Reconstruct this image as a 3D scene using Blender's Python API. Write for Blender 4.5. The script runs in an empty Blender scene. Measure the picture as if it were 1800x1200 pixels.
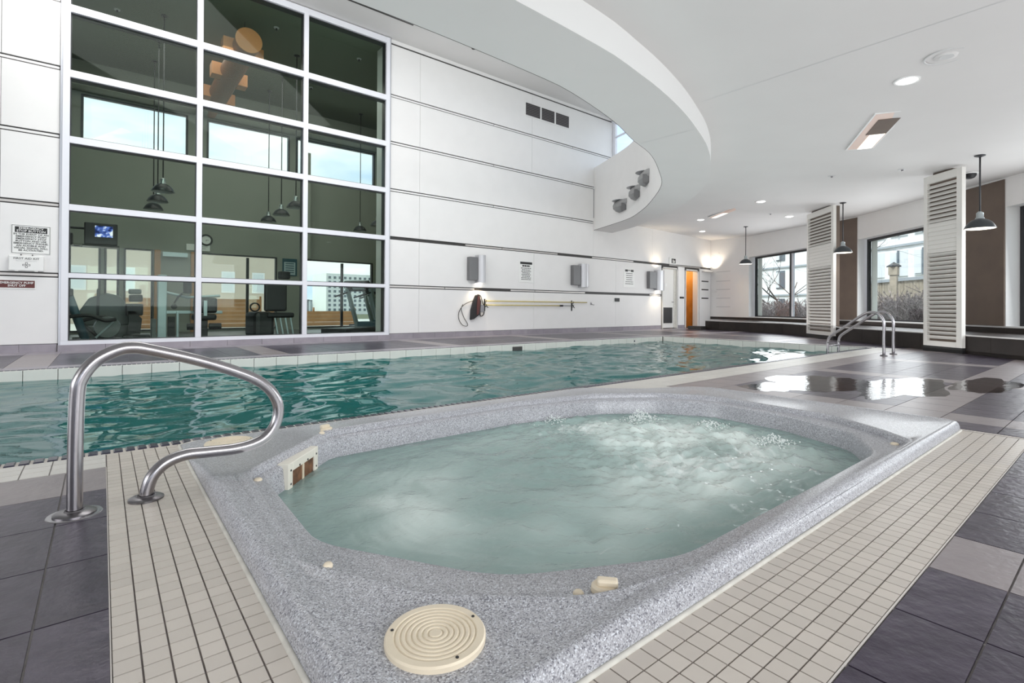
import bpy, bmesh, math, random
from mathutils import Vector, Matrix, noise
random.seed(7)
SC = bpy.context.scene
COL = SC.collection
PI = math.pi

# ------------------------------------------------------------------ camera
F_PX, THETA, PITCH, ROLL = 892.0, math.atan2(1105.0, 892.0), 0.004, 0.006
cam_d = bpy.data.cameras.new('camera'); cam = bpy.data.objects.new('camera', cam_d); COL.objects.link(cam)
f0 = Vector((math.cos(THETA), math.sin(THETA), 0)); r0 = Vector((math.sin(THETA), -math.cos(THETA), 0)); up = Vector((0, 0, 1))
f1 = f0*math.cos(PITCH) + up*math.sin(PITCH); u1 = -f0*math.sin(PITCH) + up*math.cos(PITCH)
r2 = r0*math.cos(ROLL) + u1*math.sin(ROLL); u2 = -r0*math.sin(ROLL) + u1*math.cos(ROLL)
M = Matrix.Identity(4)
for i in range(3):
    M[i][0] = r2[i]; M[i][1] = u2[i]; M[i][2] = -f1[i]
M[2][3] = 0.75
cam.matrix_world = M
cam_d.sensor_width = 36.0; cam_d.lens = F_PX/1800*36
cam_d.shift_y = -(600-536.43)/1800
cam_d.clip_start = 0.02; cam_d.clip_end = 500
SC.camera = cam

# ------------------------------------------------------------------ world: bright broken overcast
w = bpy.data.worlds.new('sky'); SC.world = w; w.use_nodes = True
nt = w.node_tree; nt.nodes.clear()
def N(t, **k):
    n = nt.nodes.new(t)
    for a, b in k.items(): setattr(n, a, b)
    return n
tc = N('ShaderNodeTexCoord'); mp = N('ShaderNodeMapping'); mp.inputs['Scale'].default_value = (1, 1, 3.2)
no = N('ShaderNodeTexNoise'); no.inputs['Scale'].default_value = 2.1; no.inputs['Detail'].default_value = 7; no.inputs['Roughness'].default_value = .55
cr = N('ShaderNodeValToRGB'); cr.color_ramp.elements[0].position = .40; cr.color_ramp.elements[0].color = (.52, .66, .90, 1)
cr.color_ramp.elements[1].position = .56; cr.color_ramp.elements[1].color = (.93, .95, .97, 1)
bg = N('ShaderNodeBackground'); bg.inputs['Strength'].default_value = 1.6; ow = N('ShaderNodeOutputWorld')
L = nt.links.new
L(tc.outputs['Generated'], mp.inputs['Vector']); L(mp.outputs[0], no.inputs['Vector']); L(no.outputs[0], cr.inputs[0]); L(cr.outputs[0], bg.inputs[0]); L(bg.outputs[0], ow.inputs[0])

sd = bpy.data.lights.new('sun', 'SUN'); sd.energy = 3.4; sd.angle = math.radians(12); sd.color = (1, .98, .95)
so = bpy.data.objects.new('sun', sd); COL.objects.link(so); so.rotation_euler = Vector((.62, -.12, -.90)).to_track_quat('-Z', 'Y').to_euler()

# ------------------------------------------------------------------ large area lights (added fill for even brightness, unseen by the camera)
def area(name, loc, tgt, sx, sy, power, col=(1, 1, 1)):
    d = bpy.data.lights.new(name, 'AREA'); d.shape = 'RECTANGLE'; d.size = sx; d.size_y = sy; d.energy = power; d.color = col
    o = bpy.data.objects.new(name, d); COL.objects.link(o); o.location = loc
    o.rotation_euler = (Vector(tgt)-Vector(loc)).to_track_quat('-Z', 'Y').to_euler()
    return o
area('well_light', (2.5, 7.4, 6.6), (4.5, 9.0, 0), 9.0, 4.0, 450, (1, .99, .97))  # added below the high ceiling to supplement the clerestory daylight
area('window_light_rear', (2.0, -4.9, 1.9), (4.0, 6.0, 1.2), 7.0, 2.4, 300, (.96, .98, 1))  # added fill behind the camera, in place of daylight from unseen windows
area('window_light_side', (-8.8, 2.0, 2.1), (6.0, 4.0, 1.2), 6.0, 2.6, 260, (.98, .99, 1))  # added fill from the unseen left end of the room
# added upward lamps brighten the ceilings, more stand in for daylight at facade windows
def flat_up(name, x, y, z, sx, sy, power, col=(1, 1, 1)):
    o = area(name, (x, y, z), (x, y, z+1), sx, sy, power, col); return o
flat_up('floor_bounce', 7.0, -.4, .06, 13, 6.0, 150)
flat_up('pool_bounce', 4.0, 5.7, .06, 15, 4.4, 150)
flat_up('well_bounce', 4.5, 7.6, 3.9, 8, 4.5, 55)  # added to lighten the high ceiling
flat_up('end_bounce', 14.2, 6.2, .35, 3.6, 6.5, 50)
for k, (a_, b_) in enumerate((((17.5, 7.3), (-.85, .53)), ((14.8, 3.5), (-.72, .69)), ((11.7, .3), (-.7, .7)), ((8.7, -2.5), (-.66, .75)))):
    area('window_daylight', (a_[0]-b_[0]*.05, a_[1]-b_[1]*.05, 1.6), (a_[0]+b_[0]*5, a_[1]+b_[1]*5, 1.2), 3.0, 2.0, 60, (.95, .98, 1))
area('gym_light', (3.2, 13.6, 6.6), (3.2, 15.0, 0), 7.0, 3.0, 110, (1, .96, .90))  # added fill lamp that brightens the gym walls

SC.view_settings.view_transform = 'Standard'; SC.view_settings.look = 'None'
SC.view_settings.exposure = 0.0; SC.view_settings.gamma = 1.0; SC.view_settings.use_curve_mapping = False
cy = SC.cycles
cy.max_bounces = 9; cy.diffuse_bounces = 4; cy.glossy_bounces = 4; cy.transmission_bounces = 6; cy.transparent_max_bounces = 14
cy.caustics_reflective = False; cy.caustics_refractive = False; cy.sample_clamp_indirect = 4.0; cy.use_denoising = True

# ------------------------------------------------------------------ materials
MATS = {}
def newmat(name):
    m = bpy.data.materials.new(name); m.use_nodes = True; m.node_tree.nodes.clear(); MATS[name] = m
    return m, m.node_tree
def nd(t, ty, **k):
    n = t.nodes.new(ty)
    for a, b in k.items():
        if a in n.inputs: n.inputs[a].default_value = b
        else: setattr(n, a, b)
    return n
def mat(name, col, rough=.5, metal=0.0, var=0.0, scale=8.0, bump=0.0, bscale=60.0, emit=None, estr=0.0, spec=.5, rnd=0.0, stretch=None, col2=None, coat=0.0):
    m, t = newmat(name); l = t.links.new
    p = nd(t, 'ShaderNodeBsdfPrincipled'); o = nd(t, 'ShaderNodeOutputMaterial'); l(p.outputs[0], o.inputs[0])
    p.inputs['Base Color'].default_value = (*col, 1); p.inputs['Roughness'].default_value = rough; p.inputs['Metallic'].default_value = metal
    p.inputs['Specular IOR Level'].default_value = spec; p.inputs['Coat Weight'].default_value = coat
    tcn = nd(t, 'ShaderNodeTexCoord'); v = tcn.outputs['Object']
    if stretch:
        mpn = nd(t, 'ShaderNodeMapping'); mpn.inputs['Scale'].default_value = stretch; l(v, mpn.inputs[0]); v = mpn.outputs[0]
    src = None
    if var > 0 or rnd > 0 or col2:
        n = nd(t, 'ShaderNodeTexNoise', Scale=scale, Detail=4.0); l(v, n.inputs['Vector'])
        oi = nd(t, 'ShaderNodeObjectInfo')
        c2 = col2 or tuple(max(0, c*(1-var)) for c in col)
        mx = nd(t, 'ShaderNodeMix', data_type='RGBA'); mx.inputs[6].default_value = (*col, 1); mx.inputs[7].default_value = (*c2, 1)
        rr = nd(t, 'ShaderNodeMapRange'); rr.inputs[1].default_value = .35; rr.inputs[2].default_value = .65; l(n.outputs[0], rr.inputs[0]); l(rr.outputs[0], mx.inputs[0])
        src = mx.outputs[2]
        if rnd > 0:
            ma = nd(t, 'ShaderNodeMapRange'); ma.inputs[3].default_value = 1-rnd; ma.inputs[4].default_value = 1+rnd; l(oi.outputs['Random'], ma.inputs[0])
            vm = nd(t, 'ShaderNodeVectorMath', operation='SCALE'); l(src, vm.inputs[0]); l(ma.outputs[0], vm.inputs['Scale']); src = vm.outputs[0]
        l(src, p.inputs['Base Color'])
    if bump > 0:
        bn = nd(t, 'ShaderNodeTexNoise', Scale=bscale, Detail=5.0); l(v, bn.inputs['Vector'])
        bp = nd(t, 'ShaderNodeBump', Strength=bump, Distance=.01); l(bn.outputs[0], bp.inputs['Height']); l(bp.outputs[0], p.inputs['Normal'])
    if emit:
        p.inputs['Emission Color'].default_value = (*emit, 1); p.inputs['Emission Strength'].default_value = estr
    return m

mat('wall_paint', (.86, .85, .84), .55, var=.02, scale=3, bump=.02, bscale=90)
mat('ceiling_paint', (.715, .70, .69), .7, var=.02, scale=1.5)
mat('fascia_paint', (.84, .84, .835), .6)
mat('reveal', (.045, .042, .04), .5)
mat('reveal_trim', (.62, .59, .57), .35, metal=.4)
mat('white_metal', (.80, .81, .86), .35)
mat('dark_metal', (.025, .026, .03), .4)
mat('black_rubber', (.012, .012, .014), .55)
mat('steel', (.40, .385, .40), .22, metal=1.0, var=.12, scale=14, bump=.03, bscale=120, stretch=(1, 1, .25))
mat('steel_dark', (.22, .21, .22), .30, metal=1.0)
mat('alu', (.55, .56, .60), .4, metal=.7)
mat('slate_dark', (.036, .027, .045), .32, var=.0, scale=9, bump=.35, bscale=24, rnd=.2, col2=(.064, .051, .076), spec=.40)
mat('slate_light', (.27, .235, .24), .34, scale=7, bump=.25, bscale=30, rnd=.08, col2=(.235, .205, .212), spec=.5)
mat('grout_grey', (.34, .32, .31), .8, var=.2, scale=30, bump=.2)
mat('grout_light', (.62, .58, .54), .8)
mat('mosaic', (.60, .545, .485), .33, scale=3, rnd=.05, col2=(.56, .515, .47), spec=.4)
mat('mosaic_grout', (.23, .20, .19), .85, var=.35, scale=12)
mat('coping', (.62, .60, .56), .38, scale=2, rnd=.04, col2=(.56, .54, .51))
mat('edge_tile', (.042, .040, .062), .22, rnd=.15)
mat('pool_tile', (.80, .80, .75), .3, var=.05, scale=4)
mat('base_tile', (.34, .31, .345), .35, scale=5, rnd=.08, col2=(.29, .265, .30))
mat('brown_tile', (.036, .029, .026), .5, scale=4, rnd=.1, col2=(.028, .023, .021), bump=.08, bscale=20, spec=.25)
mat('brown_panel', (.155, .115, .090), .7, scale=3, col2=(.135, .10, .08))
mat('ledge_trim', (.72, .70, .68), .25, metal=.3)
mat('shutter', (.80, .78, .74), .45)
mat('door_paint', (.80, .79, .76), .45)
mat('door_frame', (.72, .71, .68), .4)
mat('ochre_wall', (.62, .30, .055), .6, var=.25, scale=3)
mat('caulk', (.66, .64, .58), .6, var=.15, scale=20)
mat('cream_plastic', (.80, .70, .54), .32, var=.05, scale=20)
mat('skimmer_plastic', (.84, .80, .70), .35)
mat('rust', (.22, .10, .045), .6, var=.6, scale=30)
mat('sign_white', (.86, .86, .84), .4)
mat('sign_black', (.012, .012, .012), .5)
mat('sign_maroon', (.12, .025, .022), .5)
mat('lamp_grey', (.055, .062, .068), .32, metal=.5)
mat('lamp_collar', (.42, .46, .47), .3, metal=.8)
mat('lamp_inside', (.88, .87, .83), .5, emit=(1, .93, .82), estr=1.0)
mat('bulb', (1, 1, 1), .4, emit=(1, .95, .86), estr=14)
mat('downlight', (1, 1, 1), .4, emit=(1, .98, .94), estr=7)
mat('vent_dark', (.055, .05, .048), .5)
mat('smoke_white', (.62, .62, .62), .5)
mat('slot_pink', (.80, .62, .54), .5)
mat('yellow_pole', (.60, .50, .20), .4)
mat('rope', (.05, .045, .04), .7)
mat('maroon_cloth', (.10, .035, .035), .8)
mat('gym_wall', (.32, .335, .295), .7, var=.04, scale=2)
mat('gym_wall_olive', (.25, .26, .15), .7)
mat('gym_ceiling', (.19, .22, .17), .8)
mat('gym_floor', (.10, .10, .095), .35)
mat('duct_brown', (.26, .10, .045), .5, var=.1, scale=3)
mat('duct_orange', (.62, .26, .10), .5, var=.1, scale=3)
mat('tv_body', (.018, .016, .018), .4)
mat('gym_steel', (.50, .60, .64), .35, metal=.3)
mat('gym_black', (.012, .012, .014), .45)
mat('gym_blue', (.04, .10, .13), .4)
mat('gym_grey', (.13, .15, .15), .4)
mat('gym_lamp', (.022, .026, .030), .35)
mat('bark', (.055, .042, .038), .9)
mat('hedge', (.44, .37, .36), .9, var=.5, scale=18)
mat('fence_wood', (.50, .43, .34), .8, var=.25, scale=6)
mat('bldg_white', (.93, .93, .93), .6)
mat('bldg_band', (.42, .46, .50), .5)
mat('bldg_glass', (.13, .16, .19), .15)
mat('bldg_pale', (.80, .84, .87), .4)
mat('bldg_beige', (.70, .60, .50), .7)
mat('deck_wood', (.50, .25, .11), .6, var=.2, scale=2)
mat('city', (.30, .31, .34), .9, var=.6, scale=.35)
mat('grass', (.14, .15, .09), .95, var=.4, scale=1.0)

mat('froth', (.86, .90, .89), .5)
def tvmat():
    m, t = newmat('tv_screen'); l = t.links.new; o = nd(t, 'ShaderNodeOutputMaterial'); e = nd(t, 'ShaderNodeEmission'); e.inputs[1].default_value = 1.3
    tcn = nd(t, 'ShaderNodeTexCoord'); n = nd(t, 'ShaderNodeTexNoise', Scale=9.0, Detail=2.0); l(tcn.outputs['Object'], n.inputs['Vector'])
    r = nd(t, 'ShaderNodeValToRGB'); el = r.color_ramp.elements; el[0].position = .42; el[0].color = (.01, .02, .10, 1); el[1].position = .62; el[1].color = (.85, .88, .98, 1); q = el.new(.54); q.color = (.10, .18, .60, 1)
    l(n.outputs[0], r.inputs[0]); l(r.outputs[0], e.inputs[0]); l(e.outputs[0], o.inputs[0])
tvmat()
# sconce shell: brushed aluminium seen against the wall
mat('sconce_shell', (.56, .56, .58), .38, metal=.55)
mat('sconce_dark', (.20, .20, .205), .45, metal=.5)
mat('shaft_shell', (.30, .30, .30), .55)

def glass(name, tint, fres=1.45, rough=0.0):
    m, t = newmat(name); l = t.links.new
    tr = nd(t, 'ShaderNodeBsdfTransparent'); tr.inputs[0].default_value = (*tint, 1)
    gl = nd(t, 'ShaderNodeBsdfGlossy'); gl.inputs['Roughness'].default_value = rough; gl.inputs[0].default_value = (.95, 1, .98, 1)
    fr = nd(t, 'ShaderNodeFresnel', IOR=fres); mx = nd(t, 'ShaderNodeMixShader'); o = nd(t, 'ShaderNodeOutputMaterial')
    ge = nd(t, 'ShaderNodeNewGeometry'); ii = nd(t, 'ShaderNodeMapRange'); ii.inputs[3].default_value = fres; ii.inputs[4].default_value = 1/fres; l(ge.outputs['Backfacing'], ii.inputs[0]); l(ii.outputs[0], fr.inputs['IOR'])
    l(fr.outputs[0], mx.inputs[0]); l(tr.outputs[0], mx.inputs[1]); l(gl.outputs[0], mx.inputs[2]); l(mx.outputs[0], o.inputs[0])
    return m
glass('gym_glass', (.85, .905, .865), 1.20)
glass('clear_glass', (.95, .98, .97), 1.35)

def acrylic():
    m, t = newmat('acrylic'); l = t.links.new
    p = nd(t, 'ShaderNodeBsdfPrincipled'); o = nd(t, 'ShaderNodeOutputMaterial'); l(p.outputs[0], o.inputs[0])
    tcn = nd(t, 'ShaderNodeTexCoord')
    v1 = nd(t, 'ShaderNodeTexVoronoi', Scale=330.0); l(tcn.outputs['Object'], v1.inputs['Vector'])
    sp = nd(t, 'ShaderNodeSeparateColor'); l(v1.outputs['Color'], sp.inputs[0])
    r = nd(t, 'ShaderNodeValToRGB'); r.color_ramp.interpolation = 'CONSTANT'
    el = r.color_ramp.elements
    el[0].position = 0; el[0].color = (.16, .16, .185, 1); el[1].position = .10; el[1].color = (.28, .28, .305, 1)
    for pos, c in ((.30, (.41, .41, .435, 1)), (.66, (.51, .515, .545, 1)), (.90, (.66, .68, .72, 1))):
        e = el.new(pos); e.color = c
    l(sp.outputs[0], r.inputs[0]); l(r.outputs[0], p.inputs['Base Color'])
    p.inputs['Roughness'].default_value = .31; p.inputs['Specular IOR Level'].default_value = .5
    n = nd(t, 'ShaderNodeTexNoise', Scale=140.0); l(tcn.outputs['Object'], n.inputs['Vector'])
    b = nd(t, 'ShaderNodeBump', Strength=.12, Distance=.003); l(n.outputs[0], b.inputs['Height']); l(b.outputs[0], p.inputs['Normal'])
acrylic()

def water(name, deep, tint, trans, foam=None, bump=.25, bsc=7.0, rough=.03, ior=1.333, bdist=.02):
    m, t = newmat(name); l = t.links.new
    o = nd(t, 'ShaderNodeOutputMaterial'); tcn = nd(t, 'ShaderNodeTexCoord')
    df = nd(t, 'ShaderNodeBsdfDiffuse'); df.inputs[0].default_value = (*deep, 1)
    tr = nd(t, 'ShaderNodeBsdfTransparent'); tr.inputs[0].default_value = (*tint, 1)
    m1 = nd(t, 'ShaderNodeMixShader'); m1.inputs[0].default_value = trans; l(df.outputs[0], m1.inputs[1]); l(tr.outputs[0], m1.inputs[2])
    n1 = nd(t, 'ShaderNodeTexNoise', Scale=bsc, Detail=4.0, Distortion=.6); l(tcn.outputs['Object'], n1.inputs['Vector'])
    b = nd(t, 'ShaderNodeBump', Strength=bump, Distance=bdist); l(n1.outputs[0], b.inputs['Height'])
    gl = nd(t, 'ShaderNodeBsdfGlossy'); gl.inputs['Roughness'].default_value = rough; l(b.outputs[0], gl.inputs['Normal'])
    fr = nd(t, 'ShaderNodeFresnel', IOR=ior); l(b.outputs[0], fr.inputs['Normal'])
    mx = nd(t, 'ShaderNodeMixShader'); l(fr.outputs[0], mx.inputs[0]); l(m1.outputs[0], mx.inputs[1]); l(gl.outputs[0], mx.inputs[2])
    last = mx.outputs[0]
    if foam:
        at = nd(t, 'ShaderNodeAttribute', attribute_name='foam')
        # milky bubble clouds (body colour) and surface froth
        cl = nd(t, 'ShaderNodeMix', data_type='RGBA'); cl.inputs[6].default_value = (*deep, 1); cl.inputs[7].default_value = (*foam, 1)
        sx = nd(t, 'ShaderNodeSeparateColor'); l(at.outputs['Color'], sx.inputs[0])
        l(sx.outputs[1], cl.inputs[0]); l(cl.outputs[2], df.inputs[0])
        inv = nd(t, 'ShaderNodeMath', operation='MULTIPLY_ADD'); inv.inputs[1].default_value = -trans*1.1; inv.inputs[2].default_value = trans; l(sx.outputs[1], inv.inputs[0]); inv.use_clamp = True; l(inv.outputs[0], m1.inputs[0])
        mpn = nd(t, 'ShaderNodeMapping'); mpn.inputs['Scale'].default_value = (1, 1.0, 1); mpn.inputs['Rotation'].default_value = (0, 0, .5); l(tcn.outputs['Object'], mpn.inputs[0])
        n2 = nd(t, 'ShaderNodeTexNoise', Scale=9.0, Detail=9.0, Roughness=.68, Distortion=1.4); l(mpn.outputs[0], n2.inputs['Vector'])
        ad = nd(t, 'ShaderNodeMath', operation='ADD'); l(n2.outputs[0], ad.inputs[0]); l(sx.outputs[0], ad.inputs[1])
        rr = nd(t, 'ShaderNodeMapRange'); rr.inputs[1].default_value = .71; rr.inputs[2].default_value = 1.04; l(ad.outputs[0], rr.inputs[0])
        fd = nd(t, 'ShaderNodeBsdfDiffuse'); fd.inputs[0].default_value = (.84, .88, .86, 1)
        m3 = nd(t, 'ShaderNodeMixShader'); l(rr.outputs[0], m3.inputs[0]); l(last, m3.inputs[1]); l(fd.outputs[0], m3.inputs[2]); last = m3.outputs[0]
    l(last, o.inputs[0])
water('pool_water', (.012, .17, .165), (.16, .58, .54), .30, bump=.10, bsc=5.0, bdist=.02)
water('spa_water', (.36, .50, .475), (.66, .80, .78), .26, foam=(.72, .81, .775), bump=.55, bsc=24.0, bdist=.012)

# ------------------------------------------------------------------ mesh builder helpers
class MB:
    def __init__(s): s.bm = bmesh.new()
    def box(s, x0, y0, z0, x1, y1, z1, mtx=None):
        vs = [s.bm.verts.new(Vector(p) if mtx is None else mtx @ Vector(p)) for p in ((x0,y0,z0),(x1,y0,z0),(x1,y1,z0),(x0,y1,z0),(x0,y0,z1),(x1,y0,z1),(x1,y1,z1),(x0,y1,z1))]
        for f in ((3,2,1,0),(4,5,6,7),(0,1,5,4),(1,2,6,5),(2,3,7,6),(3,0,4,7)): s.bm.faces.new([vs[i] for i in f])
        return s
    def rbox(s, x0, y0, z0, x1, y1, z1, r=.01, seg=2, mtx=None):
        b = bmesh.new(); c = MB.__new__(MB); c.bm = b; c.box(x0, y0, z0, x1, y1, z1)
        bmesh.ops.bevel(b, geom=b.edges[:]+b.verts[:], offset=r, segments=seg, affect='EDGES', profile=.5)
        me = bpy.data.meshes.new('t'); b.to_mesh(me); b.free()
        if mtx is not None: me.transform(mtx)
        s.bm.from_mesh(me); bpy.data.meshes.remove(me); return s
    def tube(s, pts, r, n=12, caps=True, closed=False):
        P_ = [Vector(p) for p in pts]; rings = []; m = len(P_)
        R = r if isinstance(r, (list, tuple)) else [r]*m
        prev = None
        for i, p in enumerate(P_):
            if closed: d = P_[(i+1) % m]-P_[i-1]
            else: d = (P_[min(i+1, m-1)]-P_[max(i-1, 0)])
            d.normalize()
            if prev is None:
                a = Vector((0, 0, 1)) if abs(d.z) < .9 else Vector((1, 0, 0)); x = d.cross(a).normalized()
            else:
                x = (prev - d*prev.dot(d)).normalized()
            prev = x; y = d.cross(x)
            rings.append([s.bm.verts.new(p + x*(math.cos(2*PI*k/n)*R[i]) + y*(math.sin(2*PI*k/n)*R[i])) for k in range(n)])
        rng = range(m) if closed else range(m-1)
        for i in rng:
            A, B = rings[i], rings[(i+1) % m]
            for k in range(n): s.bm.faces.new((A[k], A[(k+1) % n], B[(k+1) % n], B[k]))
        if caps and not closed: s.bm.faces.new(rings[0][::-1]); s.bm.faces.new(rings[-1])
        return s
    def lathe(s, prof, c=(0, 0, 0), n=24, mtx=None, ang=2*PI):
        rings = []; full = abs(ang-2*PI) < 1e-6; nn = n if full else n+1
        for r, z in prof:
            if r < 1e-6:
                v = Vector((c[0], c[1], c[2]+z)); rings.append([s.bm.verts.new(v if mtx is None else mtx @ v)])
            else:
                ring = []
                for k in range(nn):
                    a = ang*k/n; v = Vector((c[0]+r*math.cos(a), c[1]+r*math.sin(a), c[2]+z)); ring.append(s.bm.verts.new(v if mtx is None else mtx @ v))
                rings.append(ring)
        for A, B in zip(rings[:-1], rings[1:]):
            for k in range(n):
                k2 = (k+1) % nn if full else k+1
                if len(A) == 1 and len(B) == 1: continue
                if len(A) == 1: s.bm.faces.new((A[0], B[k2], B[k]))
                elif len(B) == 1: s.bm.faces.new((A[k], A[k2], B[0]))
                else: s.bm.faces.new((A[k], A[k2], B[k2], B[k]))
        return s
    def prism(s, poly, z0, z1, mtx=None):
        f = (lambda v: v) if mtx is None else (lambda v: mtx @ v)
        a = [s.bm.verts.new(f(Vector((x, y, z0)))) for x, y in poly]; b = [s.bm.verts.new(f(Vector((x, y, z1)))) for x, y in poly]
        n = len(poly); s.bm.faces.new(a[::-1]); s.bm.faces.new(b)
        for k in range(n): s.bm.faces.new((a[k], a[(k+1) % n], b[(k+1) % n], b[k]))
        return s
    def quad(s, *p):
        s.bm.faces.new([s.bm.verts.new(Vector(q)) for q in p]); return s
    def mesh(s, name, m=None, smooth=False, fix=True):
        if fix: bmesh.ops.recalc_face_normals(s.bm, faces=s.bm.faces[:])
        me = bpy.data.meshes.new(name); s.bm.to_mesh(me); s.bm.free()
        if m: me.materials.append(MATS[m])
        if smooth:
            for p in me.polygons: p.use_smooth = True
        return me
def link(name, me, parent=None, loc=None, rz=0):
    o = bpy.data.objects.new(name, me); COL.objects.link(o)
    if parent: o.parent = parent
    if loc: o.location = loc
    if rz: o.rotation_euler = (0, 0, rz)
    return o
def obj(name, mb, m, parent=None, smooth=False, bev=0, label=None, sharp=None, fix=True):
    o = link(name, mb.mesh(name, m, smooth, fix), parent)
    if bev:
        b = o.modifiers.new('bevel', 'BEVEL'); b.width = bev; b.segments = 2; b.limit_method = 'ANGLE'; b.angle_limit = math.radians(35)
    if label: o['label'] = label
    if sharp and smooth: o.data.set_sharp_from_angle(angle=math.radians(sharp))
    return o
def tag(o, label, cat, group=None, kind=None):
    o['label'] = label; o['category'] = cat
    if group: o['group'] = group
    if kind: o['kind'] = kind
    return o
def thing(name, label, cat, loc=(0, 0, 0), rz=0, group=None):
    o = link(name, None, None, loc, rz); tag(o, label, cat, group); return o
def struct(o): o['kind'] = 'structure'; return o
def dup(root, loc, rz=0, label=None):
    r = root.copy(); COL.objects.link(r); r.location = loc; r.rotation_euler = (0, 0, rz)
    if label: r['label'] = label
    for ch in list(root.children):
        c = ch.copy(); COL.objects.link(c); c.parent = r
        for g in list(ch.children):
            d = g.copy(); COL.objects.link(d); d.parent = c
    return r
def bez(pts, n=8):      # Catmull-Rom through 2D/3D points
    P_ = [Vector(p) for p in pts]; out = []
    for i in range(len(P_)-1):
        a = P_[max(i-1, 0)]; b = P_[i]; c = P_[i+1]; d = P_[min(i+2, len(P_)-1)]
        for k in range(n):
            t = k/n
            out.append(.5*((2*b)+(-a+c)*t+(2*a-5*b+4*c-d)*t*t+(-a+3*b-3*c+d)*t**3))
    out.append(P_[-1]); return out
def text_mesh(body, size, m, bold=0.0, align='CENTER', space=1.0, lsp=1.0):
    cu = bpy.data.curves.new('txt', 'FONT'); cu.body = body; cu.size = size; cu.align_x = align; cu.align_y = 'CENTER'; cu.extrude = .0008; cu.offset = bold
    cu.space_character = space; cu.space_line = lsp; cu.resolution_u = 2
    o = bpy.data.objects.new('txt', cu); COL.objects.link(o)
    dg = bpy.context.evaluated_depsgraph_get(); me = bpy.data.meshes.new_from_object(o.evaluated_get(dg))
    bpy.data.objects.remove(o); bpy.data.curves.remove(cu)
    me.materials.clear(); me.materials.append(MATS[m]); return me
WROT = Matrix.Rotation(PI/2, 4, 'X')
def wall_text(body, size, m, x, y, z, parent, wx=None, bold=0.0, lsp=1.0, name='lettering'):
    me = text_mesh(body, size, m, bold, lsp=lsp)
    if wx:
        xs = [v.co.x for v in me.vertices]; k = wx/(max(xs)-min(xs)); me.transform(Matrix.Diagonal((k, 1, 1, 1)))
    me.transform(Matrix.Translation((x, y, z)) @ WROT)
    return link(name, me, parent)

YW = 10.9                     # face of the long pool wall
X0, Y0 = -9.5, -5.2           # unseen walls behind the camera
POOL = (-5.2, 3.36, 11.65, 8.0)
def zc(x, y): return 3.4 - .016*(x-5) + .0433*(y-3.3)
def zs(y): return 3.1 + .0137*(y-3.0)

# ring bulkhead plan curves (right half measured, left half mirrored about x=2)
inner_r = [(12.12, 10.9), (11.62, 9.75), (11.1, 8.7), (10.45, 7.85), (9.72, 7.05), (8.5, 5.9), (7.55, 5.28), (6.58, 4.76), (5.8, 4.5), (5.03, 4.2), (4.0, 3.93), (3.35, 3.86), (2.0, 3.82)]
outer_r = [(13.0, 10.9), (12.4, 9.5), (11.6, 8.2), (10.75, 7.0), (9.7, 5.87), (8.75, 5.06), (7.7, 4.4), (6.8, 3.95), (6.05, 3.66), (5.36, 3.43), (4.66, 3.25), (4.07, 3.14), (3.5, 3.06), (2.0, 3.0)]
def fullcurve(right):
    r = [Vector((x, y, 0)) for x, y in right]
    l_ = [Vector((4-x, y, 0)) for x, y in right][::-1][1:]
    return bez(r+l_, 6)
INNER, OUTER = fullcurve(inner_r), fullcurve(outer_r)
def resample(c, n):
    L_ = [0]
    for a, b in zip(c[:-1], c[1:]): L_.append(L_[-1]+(b-a).length)
    out = []; j = 0
    for i in range(n+1):
        s_ = L_[-1]*i/n
        while j < len(L_)-2 and L_[j+1] < s_: j += 1
        t = (s_-L_[j])/(L_[j+1]-L_[j]); out.append(c[j].lerp(c[j+1], t))
    return out
INNER = resample(INNER, 120); OUTER = resample(OUTER, 120)
for c in (INNER, OUTER): c[0].y = YW; c[-1].y = YW

# facade polyline (inner face of the window wall)
FAC = [(19.10, 10.9), (18.60, 9.10), (16.43, 5.61), (16.03, 4.85), (13.54, 2.22), (12.94, 1.56), (10.45, -.95), (9.95, -1.45), (7.4, -3.7), (6.9, -4.1), (5.6, -5.2)]

# ================================================================== FLOOR AND TILES
TUB = (.322, .70, 4.22, 3.262)
px0, py0, px1, py1 = POOL
fl = MB()
for a in ((X0, py1, 21, YW+.1), (px1, py0, 21, py1), (X0, py0, px0, py1), (X0, TUB[3], 21, py0), (X0, TUB[1], TUB[0], TUB[3]), (TUB[2], TUB[1], 21, TUB[3]), (X0, Y0, 21, TUB[1])):
    fl.box(a[0], a[1], -.20, a[2], a[3], -.006)
floor = struct(obj('floor', fl, 'grout_grey'))
# floor beneath the cut far corner of the whirlpool is closed by a small pad
fl2 = MB(); fl2.prism([(3.49, 3.262), (4.22, 2.57), (4.22, 3.262)], -.20, -.006); o = obj('floor_pad', fl2, 'grout_grey', floor)

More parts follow.
